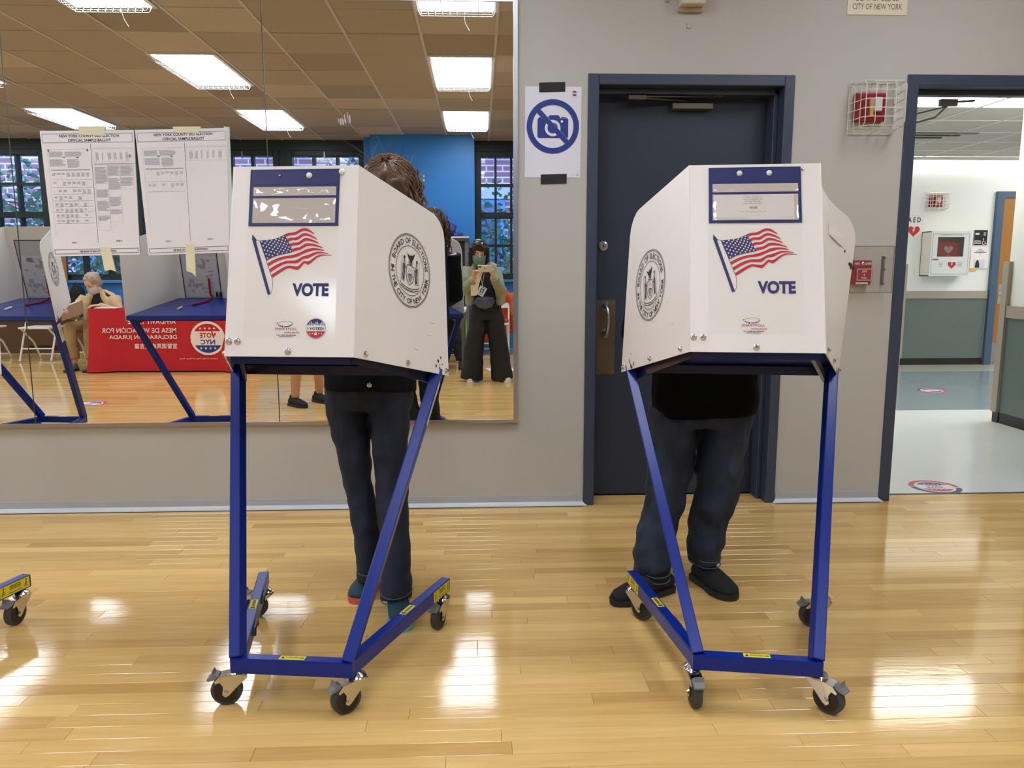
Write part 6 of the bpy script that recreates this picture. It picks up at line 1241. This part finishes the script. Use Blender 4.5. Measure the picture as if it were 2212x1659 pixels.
# seated person in black behind the white table, mostly hidden
p6 = thing('person', 'seated person in black trousers and yellow trimmed sneakers behind the grey table leg', 'person', (-.45, -2.15, 0))
Hc, F6 = (-.52, -2.15, 1.20), (-.2, .95, -.2); mb = MB(); head(mb, Hc, F6)
loft(mb, [((-.50, -2.3, .46), .16, .12), ((-.50, -2.28, .6), .16, .12), ((-.505, -2.25, .8), .15, .11), ((-.51, -2.22, .95), .17, .10), ((-.515, -2.2, 1.03), .16, .07), ((-.52, -2.18, 1.08), .06, .06), ((-.52, -2.16, 1.16), .052, .052)], (1, 0, 0))
A6 = [((-.68, -2.2, 1.0), (-.74, -2.08, .80), (-.62, -1.88, .80)), ((-.345, -2.2, 1.0), (-.31, -2.1, .80), (-.42, -1.9, .80))]
for (s, e, w_) in A6: arm(mb, s, e, w_)
hand(mb, A6[0][2], (.4, .9, 0), (0, 0, -1), 1, .4); hand(mb, A6[1][2], (-.4, .9, 0), (0, 0, -1), -1, .4)
for hp, kn, an in (((-.58, -2.26, .50), (-.56, -1.88, .52), (-.45, -1.80, .10)), ((-.42, -2.26, .50), (-.33, -1.88, .52), (-.235, -1.75, .10))): leg(mb, hp, kn, an)
remeshed('body', mb, skin_b, p6, .008, 3); eyes(p6, Hc, F6)
mb = MB(); loft(mb, [((-.50, -2.3, .50), .175, .14), ((-.50, -2.28, .62), .175, .135), ((-.505, -2.25, .8), .168, .128), ((-.51, -2.22, .96), .185, .118), ((-.515, -2.2, 1.04), .175, .085), ((-.52, -2.18, 1.09), .08, .075)], (1, 0, 0))
for (s, e, w_) in A6: sleeve(mb, s, e, w_, .08, .066, .05)
remeshed('jacket', mb, mat('jacket_charcoal', (40, 42, 46), .8), p6, .011, 3, .005, 9)
mb = MB(); loft(mb, [((-.50, -2.32, .56), .17, .13), ((-.50, -2.30, .47), .185, .15), ((-.50, -2.26, .43), .17, .13)], (1, 0, 0))
for pts in (((-.58, -2.28, .50), (-.57, -2.08, .52), (-.56, -1.88, .52), (-.50, -1.83, .32), (-.45, -1.80, .10)), ((-.42, -2.28, .50), (-.375, -2.08, .52), (-.33, -1.88, .52), (-.28, -1.81, .32), (-.235, -1.765, .10))): mb.tube(pts, [.098, .09, .078, .072, .066], 14)
remeshed('trousers', mb, blackcl_m, p6, .011, 3, .007, 9)
ysh = mat('shoe_olive', (56, 58, 44), .7, var=.2, scale=50); yso = mat('sole_yellow', (196, 196, 70), .6)
s1 = shoe('shoe', p6, (-.45, -1.86), (-.44, -1.60), ysh, bso, .047, .085, lace=yso); s1 = shoe('shoe', p6, (-.24, -1.82), (-.205, -1.56), ysh, bso, .047, .085, lace=yso)
f, l, u = axes_of(F6); C_ = V(Hc); mb = MB(); loft(mb, [(C_ + u * z + f * o, a, b_) for z, a, b_, o in ((-.10, .066, .04, -.062), (-.05, .082, .062, -.042), (.0, .088, .086, -.026), (.045, .089, .102, -.012), (.08, .078, .098, -.004), (.105, .058, .076, -.005), (.126, .028, .036, -.008))], l, 20); remeshed('hair', mb, hair_k, p6, .008, 3, .004, 30)

# ------------------------------------------------------------------ FURNITURE ON THE WINDOW SIDE (seen in the mirror)
ta = thing('folding_table', 'long table hidden under the red affidavit tablecloth', 'table', (-3.80, -1.95, 0)); tg = mat('table_grey', (188, 186, 182), .5)
MB().box((-4.61, -2.34, .725), (-2.98, -1.575, .755)).build('table_board', tg, ta, world=True)
for X in (-4.4, -3.2):
    m = MB(); m.tube([(X, -1.68, 0), (X, -1.68, .725)], .016, 8); m.tube([(X, -2.24, 0), (X, -2.24, .725)], .016, 8); m.tube([(X, -1.68, .12), (X, -2.24, .12)], .012, 8); m.build('leg_pair', grey_m, ta, world=True)
red_cloth = mat('cloth_red', (190, 22, 34), .75, var=.08, scale=4, bump=.1, bscale=200)
mb = MB(); n_ = 90; vs = []; fs = []; x0, x1, y0, y1 = -4.625, -2.965, -2.355, -1.56
per = []
for i in range(n_): per.append((x0 + (x1 - x0) * i / n_, y1, 0, 1))
for i in range(42): per.append((x1, y1 + (y0 - y1) * i / 42, 1, 0))
for i in range(n_): per.append((x1 + (x0 - x1) * i / n_, y0, 0, -1))
for i in range(42): per.append((x0, y0 + (y1 - y0) * i / 42, -1, 0))
K = len(per); NZ = 10
for j in range(NZ + 1):
    t_ = j / NZ; z = .762 - .745 * t_
    for (x, y, nx, ny) in per:
        cdist = min(math.hypot(x - cx, y - cy) for cx in (x0, x1) for cy in (y0, y1)); cr_ = max(0, 1 - cdist / .28)
        wv = (.012 * math.sin(x * 21 + 1.3) + .010 * math.sin(y * 26 + x * 4)) * t_ * (.35 + 1.6 * cr_) + .075 * cr_ * t_ * t_
        sx = -1 if x < -3.8 else 1; sy = -1 if y < -1.95 else 1
        vs.append((x + nx * wv + cr_ * t_ * .05 * sx * .6, y + ny * wv + cr_ * t_ * .05 * sy * .6, max(.012, z - .008 * cr_)))
for j in range(NZ):
    for i in range(K): fs.append((j * K + i, (j + 1) * K + i, (j + 1) * K + (i + 1) % K, j * K + (i + 1) % K))
fs.append(tuple(range(K))); mb.add(vs, fs)
cl = mb.build('tablecloth', red_cloth, smooth=True); tag(cl, 'red tablecloth with affidavit table lettering and a round vote logo', 'tablecloth')
F = frame((-3.62, -1.545, 0), (-1, 0, 0), (0, 0, 1)); g = MB(); o = .0
def rt_(s, xr, z, h, W_): g.text(F, s, -xr + W_ / 2, z, h, W_, 0, o, bold=.012)   # xr: world offset of the reading-left edge
for s, z, W_ in (('AFFIDAVIT TABLE', .612, .56), ('MESA DE VOTACIÓN POR', .512, 1.10 * .79), ('DECLARACIÓN JURADA', .425, .79), ('宣誓選票桌 宣言臺', .318, .50)): g.text(F, s, W_ / 2 - .01, z, .062 if 'Ó' not in s[:16] else .074, W_, 0, o, bold=.012)
FL = frame((-3.246, -1.545, .408), (-1, 0, 0), (0, 0, 1)); R_ = .203
g.disc(FL, 0, 0, R_, 0, 0, 44); g.disc(FL, 0, 0, R_ * .86, 1, .001, 24, .5, PI - .5); g.disc(FL, 0, 0, R_ * .86, 2, .001, 24, PI + .5, 2 * PI - .5)
for k in range(4): g.star(FL, (-.082 + .055 * k), .118, .018, 0, .002); g.star(FL, (-.082 + .055 * k), -.120, .018, 0, .002)
g.text(FL, 'VOTE', .0, .035, .062, .185, 1, .001, bold=.03); g.text(FL, 'NYC', 0, -.045, .06, .17, 2, .001, bold=.03)
g.line(FL, [(-.098, .06), (-.075, .008), (-.05, .085)], .016, 1, .0015)
g.text(F, 'Board of Elections in the City of New York', -.335, .162, .022, .62, 0, o)
g.build('cloth_lettering', [mat('cloth_white', (238, 222, 214), .7), MATS['cloth_red'], mat('cloth_navy', (36, 52, 124), .7)], cl)
for i, (x, y, w_, d_, h, rz, lb, m_) in enumerate(((-4.44, -1.66, .26, .15, .012, .06, 'white stack of forms on the left end of the red table', paper_m), (-4.05, -1.80, .40, .26, .02, -.06, 'thicker white stack of forms further right on the red table', paper_m))):
    o = thing('paper_stack', lb, 'papers', (x, y, .764), rz)
    for k in range(3): MB().box((-w_ / 2 + .006 * k, -d_ / 2, h * k / 3), (w_ / 2 + .006 * k, d_ / 2 - .005 * k, h * (k + 1) / 3 - .0005)).build('paper_sheet', m_, o)
o = thing('sanitizer_bottle', 'small white bottle with a purple label at the end of the papers', 'bottle', (-4.27, -2.05, .764)); MB().lathe(frame((0, 0, 0), (1, 0, 0), (0, 1, 0)), [(.028, 0), (.03, .01), (.03, .09), (.02, .105), (.012, .11)], 16).build('bottle_body', paper_m, o, smooth=True); MB().lathe(frame((0, 0, .03), (1, 0, 0), (0, 1, 0)), [(.0305, 0), (.0305, .045)], 16).build('label', mat('label_purple', (70, 60, 130), .5), o); MB().lathe(frame((0, 0, .11), (1, 0, 0), (0, 1, 0)), [(.015, 0), (.015, .02), (.01, .03)], 12).build('cap', paper_m, o, smooth=True)

def chair(x, y, rz, label):
    t = thing('folding_chair', label, 'chair', (x, y, 0), rz, 'white folding chairs'); r_ = .0125
    for sd in (-1, 1):
        X = sd * .205; m = MB(); m.tube([(X, .22, .012), (X, .02, .46), (X, -.17, .84)], r_, 8); m.build('front_leg', whitemetal_m, t, smooth=True)
        m = MB(); X2 = sd * .18; m.tube([(X2, -.24, .012), (X2, -.10, .24), (X2, .12, .40), (X2, .17, .44)], r_, 8); m.build('rear_leg', whitemetal_m, t, smooth=True)
    MB().box((-.20, -.18, .435), (.20, .21, .46)).build('seat', whitemetal_m, t, bevel=.008); 
    m = MB(); vs = []
    m.add([(-.2, -.095, .66), (-.1, -.12, .66), (.1, -.12, .66), (.2, -.095, .66), (-.2, -.165, .83), (-.1, -.19, .83), (.1, -.19, .83), (.2, -.165, .83)] , [(0, 1, 5, 4), (1, 2, 6, 5), (2, 3, 7, 6)]); m.add([(-.2, -.107, .66), (-.1, -.132, .66), (.1, -.132, .66), (.2, -.107, .66), (-.2, -.177, .83), (-.1, -.202, .83), (.1, -.202, .83), (.2, -.177, .83)], [(4, 5, 1, 0), (5, 6, 2, 1), (6, 7, 3, 2)])
    m.build('backrest', whitemetal_m, t)
    m = MB(); m.tube([(-.205, .15, .17), (.205, .15, .17)], .01, 8); m.tube([(-.18, -.215, .06), (.18, -.215, .06)], .01, 8); m.build('stretcher', whitemetal_m, t)
    return t
chair(-5.92, -2.92, 0, 'white folding chair in front of the radiator cover, left of the poll worker'); chair(-6.75, -3.02, .1, 'white folding chair at the far left, cut by the booth wing'); chair(-5.02, -2.46, -.15, 'white folding chair close behind the seated poll worker'); chair(.21, -3.32, .05, 'white folding chair with the orange jacket near the right window'); chair(-.50, -2.52, 0, 'white folding chair under the seated person in black')
# orange jacket draped on the chair
oj = thing('orange_jacket', 'orange jacket draped over the white chair behind the photographer', 'jacket', (.30, -3.45, .3)); om = mat('jacket_orange', (200, 92, 52), .7, var=.1, scale=8); mb = MB()
loft(mb, [((.27, -3.58, .28), .25, .05), ((.27, -3.56, .50), .25, .07), ((.27, -3.53, .70), .24, .09), ((.27, -3.50, .84), .225, .09), ((.27, -3.48, .93), .12, .07)], (1, 0, 0)); mb.tube([(.45, -3.46, .86), (.50, -3.42, .70), (.52, -3.40, .50), (.53, -3.40, .30)], [.075, .075, .07, .06], 12); mb.tube([(.10, -3.46, .86), (.03, -3.42, .70), (.02, -3.40, .55)], [.07, .07, .06], 12); loft(mb, [((.23, -3.33, .47), .20, .15), ((.23, -3.33, .51), .19, .14)], (1, 0, 0)); loft(mb, [((.20, -3.45, .16), .15, .03), ((.20, -3.44, .45), .17, .04)], (1, 0, 0))
remeshed('jacket_shell', mb, om, oj, .012, 3, .012, 8); m = MB(); m.tube([(.17, -3.44, .94), (.27, -3.42, .97), (.38, -3.44, .93)], .022, 8); m.build('collar', mat('collar_pink', (222, 140, 120), .7), oj, world=True, smooth=True)
# white check-in table with grey legs
tb = thing('folding_table', 'white topped table with grey metal legs to the left of the photographer', 'table', (-1.1, -1.75, 0)); MB().box((-2.02, -2.06, .715), (-.165, -1.40, .75)).build('table_board', mat('table_white', (218, 216, 212), .5), tb, world=True, bevel=.005); MB().box((-2.0, -2.04, .685), (-.185, -1.42, .715)).build('apron', grey_m, tb, world=True)
for X in (-.20, -1.98):
    for Y in (-1.44, -2.02): m = MB(); m.bar((X, Y, .012), (X, Y, .69), .034, .034, up=(0, 1, 0)); lg = m.build('leg', mat('leg_grey', (96, 98, 100), .4, .3), tb, world=True); MB().box((X - .02, Y - .02, 0), (X + .02, Y + .02, .03)).build('foot', blk_m, lg, world=True)
o = thing('lime_bag', 'lime green bag beside the person in black under the white table', 'bag', (-.27, -2.18, .4)); mb = MB(); loft(mb, [((-.24, -2.20, .30), .05, .07), ((-.24, -2.20, .42), .075, .085), ((-.24, -2.20, .55), .07, .08), ((-.24, -2.20, .62), .04, .05)], (1, 0, 0)); remeshed('bag_body', mb, mat('lime', (150, 190, 60), .7), o, .008, 3, .004, 14); m = MB(); m.tube([(-.27, -2.2, .61), (-.24, -2.2, .70), (-.21, -2.2, .61)], .006, 6); m.build('handle', mat('lime_dark', (110, 150, 40), .7), o, world=True)
# tall black cabinet, bag and box on top
o = thing('tall_cabinet', 'tall black equipment cabinet with grey edges against the blue column', 'cabinet', (-.55, -3.3, 0))
MB().box((-1.05, -3.52, .05), (-.20, -3.12, 1.60)).build('cabinet_body', mat('cabinet_black', (24, 25, 27), .5), o, world=True)
for X in (-1.07, -.20): MB().box((X, -3.54, .0), (X + .05, -3.08, 1.62)).build('grey_post', mat('post_grey', (104, 106, 108), .45), o, world=True)
MB().box((-1.08, -3.55, 1.60), (-.14, -3.06, 1.645)).build('cabinet_top', mat('top_charcoal', (62, 64, 66), .45), o, world=True); MB().box((-.40, -3.2, 1.645), (-.14, -3.06, 1.662)).build('white_edge', paper_m, o, world=True)
o = thing('blue_bag', 'crumpled purple blue bag lying on top of the black cabinet', 'bag', (-.42, -3.3, 1.65)); mb = MB(); loft(mb, [((-.64, -3.3, 1.73), .08, .10), ((-.5, -3.3, 1.76), .10, .12), ((-.38, -3.3, 1.755), .10, .115), ((-.34, -3.3, 1.74), .08, .09)], (0, 0, 1)); loft(mb, [((-.36, -3.25, 1.685), .035, .09), ((-.28, -3.25, 1.69), .04, .09), ((-.23, -3.25, 1.68), .028, .06)], (0, 0, 1)); b_ = remeshed('bag_body', mb, mat('bag_indigo', (48, 44, 122), .6, var=.1, scale=10), o, .01, 2, .014, 12, floor=1.648); m = MB(); m.tube([(-.60, -3.16, 1.80), (-.5, -3.13, 1.70), (-.40, -3.16, 1.80)], .01, 6); m.build('strap', mat('strap_indigo', (34, 30, 90), .6), b_, world=True)
o = thing('cardboard_sign', 'small white sign with a red top standing on the black cabinet', 'sign', (-.62, -3.42, 1.647)); MB().box((-.76, -3.42, 1.647), (-.50, -3.41, 1.90)).build('board', paper_m, o, world=True); MB().box((-.76, -3.4095, 1.85), (-.50, -3.4085, 1.90)).build('red_band', red_m, o, world=True)
# floor paper, black bags, cardboard
o = MB().add([(.06, -1.72, .001), (.15, -1.34, .001), (.44, -1.50, .001), (.46, -1.74, .001), (.06, -1.72, .002), (.15, -1.34, .002), (.44, -1.50, .002), (.46, -1.74, .002)], [(3, 2, 1, 0), (4, 5, 6, 7), (0, 1, 5, 4), (1, 2, 6, 5), (2, 3, 7, 6), (3, 0, 4, 7)]).build('floor_paper', paper_m); tag(o, 'white paper sheet lying on the wood floor behind the photographer', 'paper')
for x, lb in ((-5.93, 'black backpack on the radiator cover left of the poll worker'), (-5.05, 'black backpack on the radiator cover right of the poll worker')):
    o = thing('backpack', lb, 'backpack', (x, -3.95, .52), 0, 'black backpacks under the windows'); mb = MB(); loft(mb, [((x, -3.95, .54), .10, .09), ((x, -3.95, .70), .11, .10), ((x, -3.95, .90), .10, .085), ((x, -3.95, .99), .05, .05)], (1, 0, 0)); remeshed('bag_body', mb, blackcl_m, o, .012, 3, .01, 9, floor=.522); m = MB(); m.tube([(x - .03, -3.93, .98), (x, -3.92, 1.03), (x + .03, -3.93, .98)], .007, 6); m.build('handle', blk_m, o, world=True)
o = MB().box((-6.27, -4.06, 1.061), (-6.10, -4.04, 1.46)).build('cardboard', mat('cardboard', (156, 112, 68), .8, var=.05, scale=10)); tag(o, 'brown cardboard strip standing on the window sill', 'cardboard')
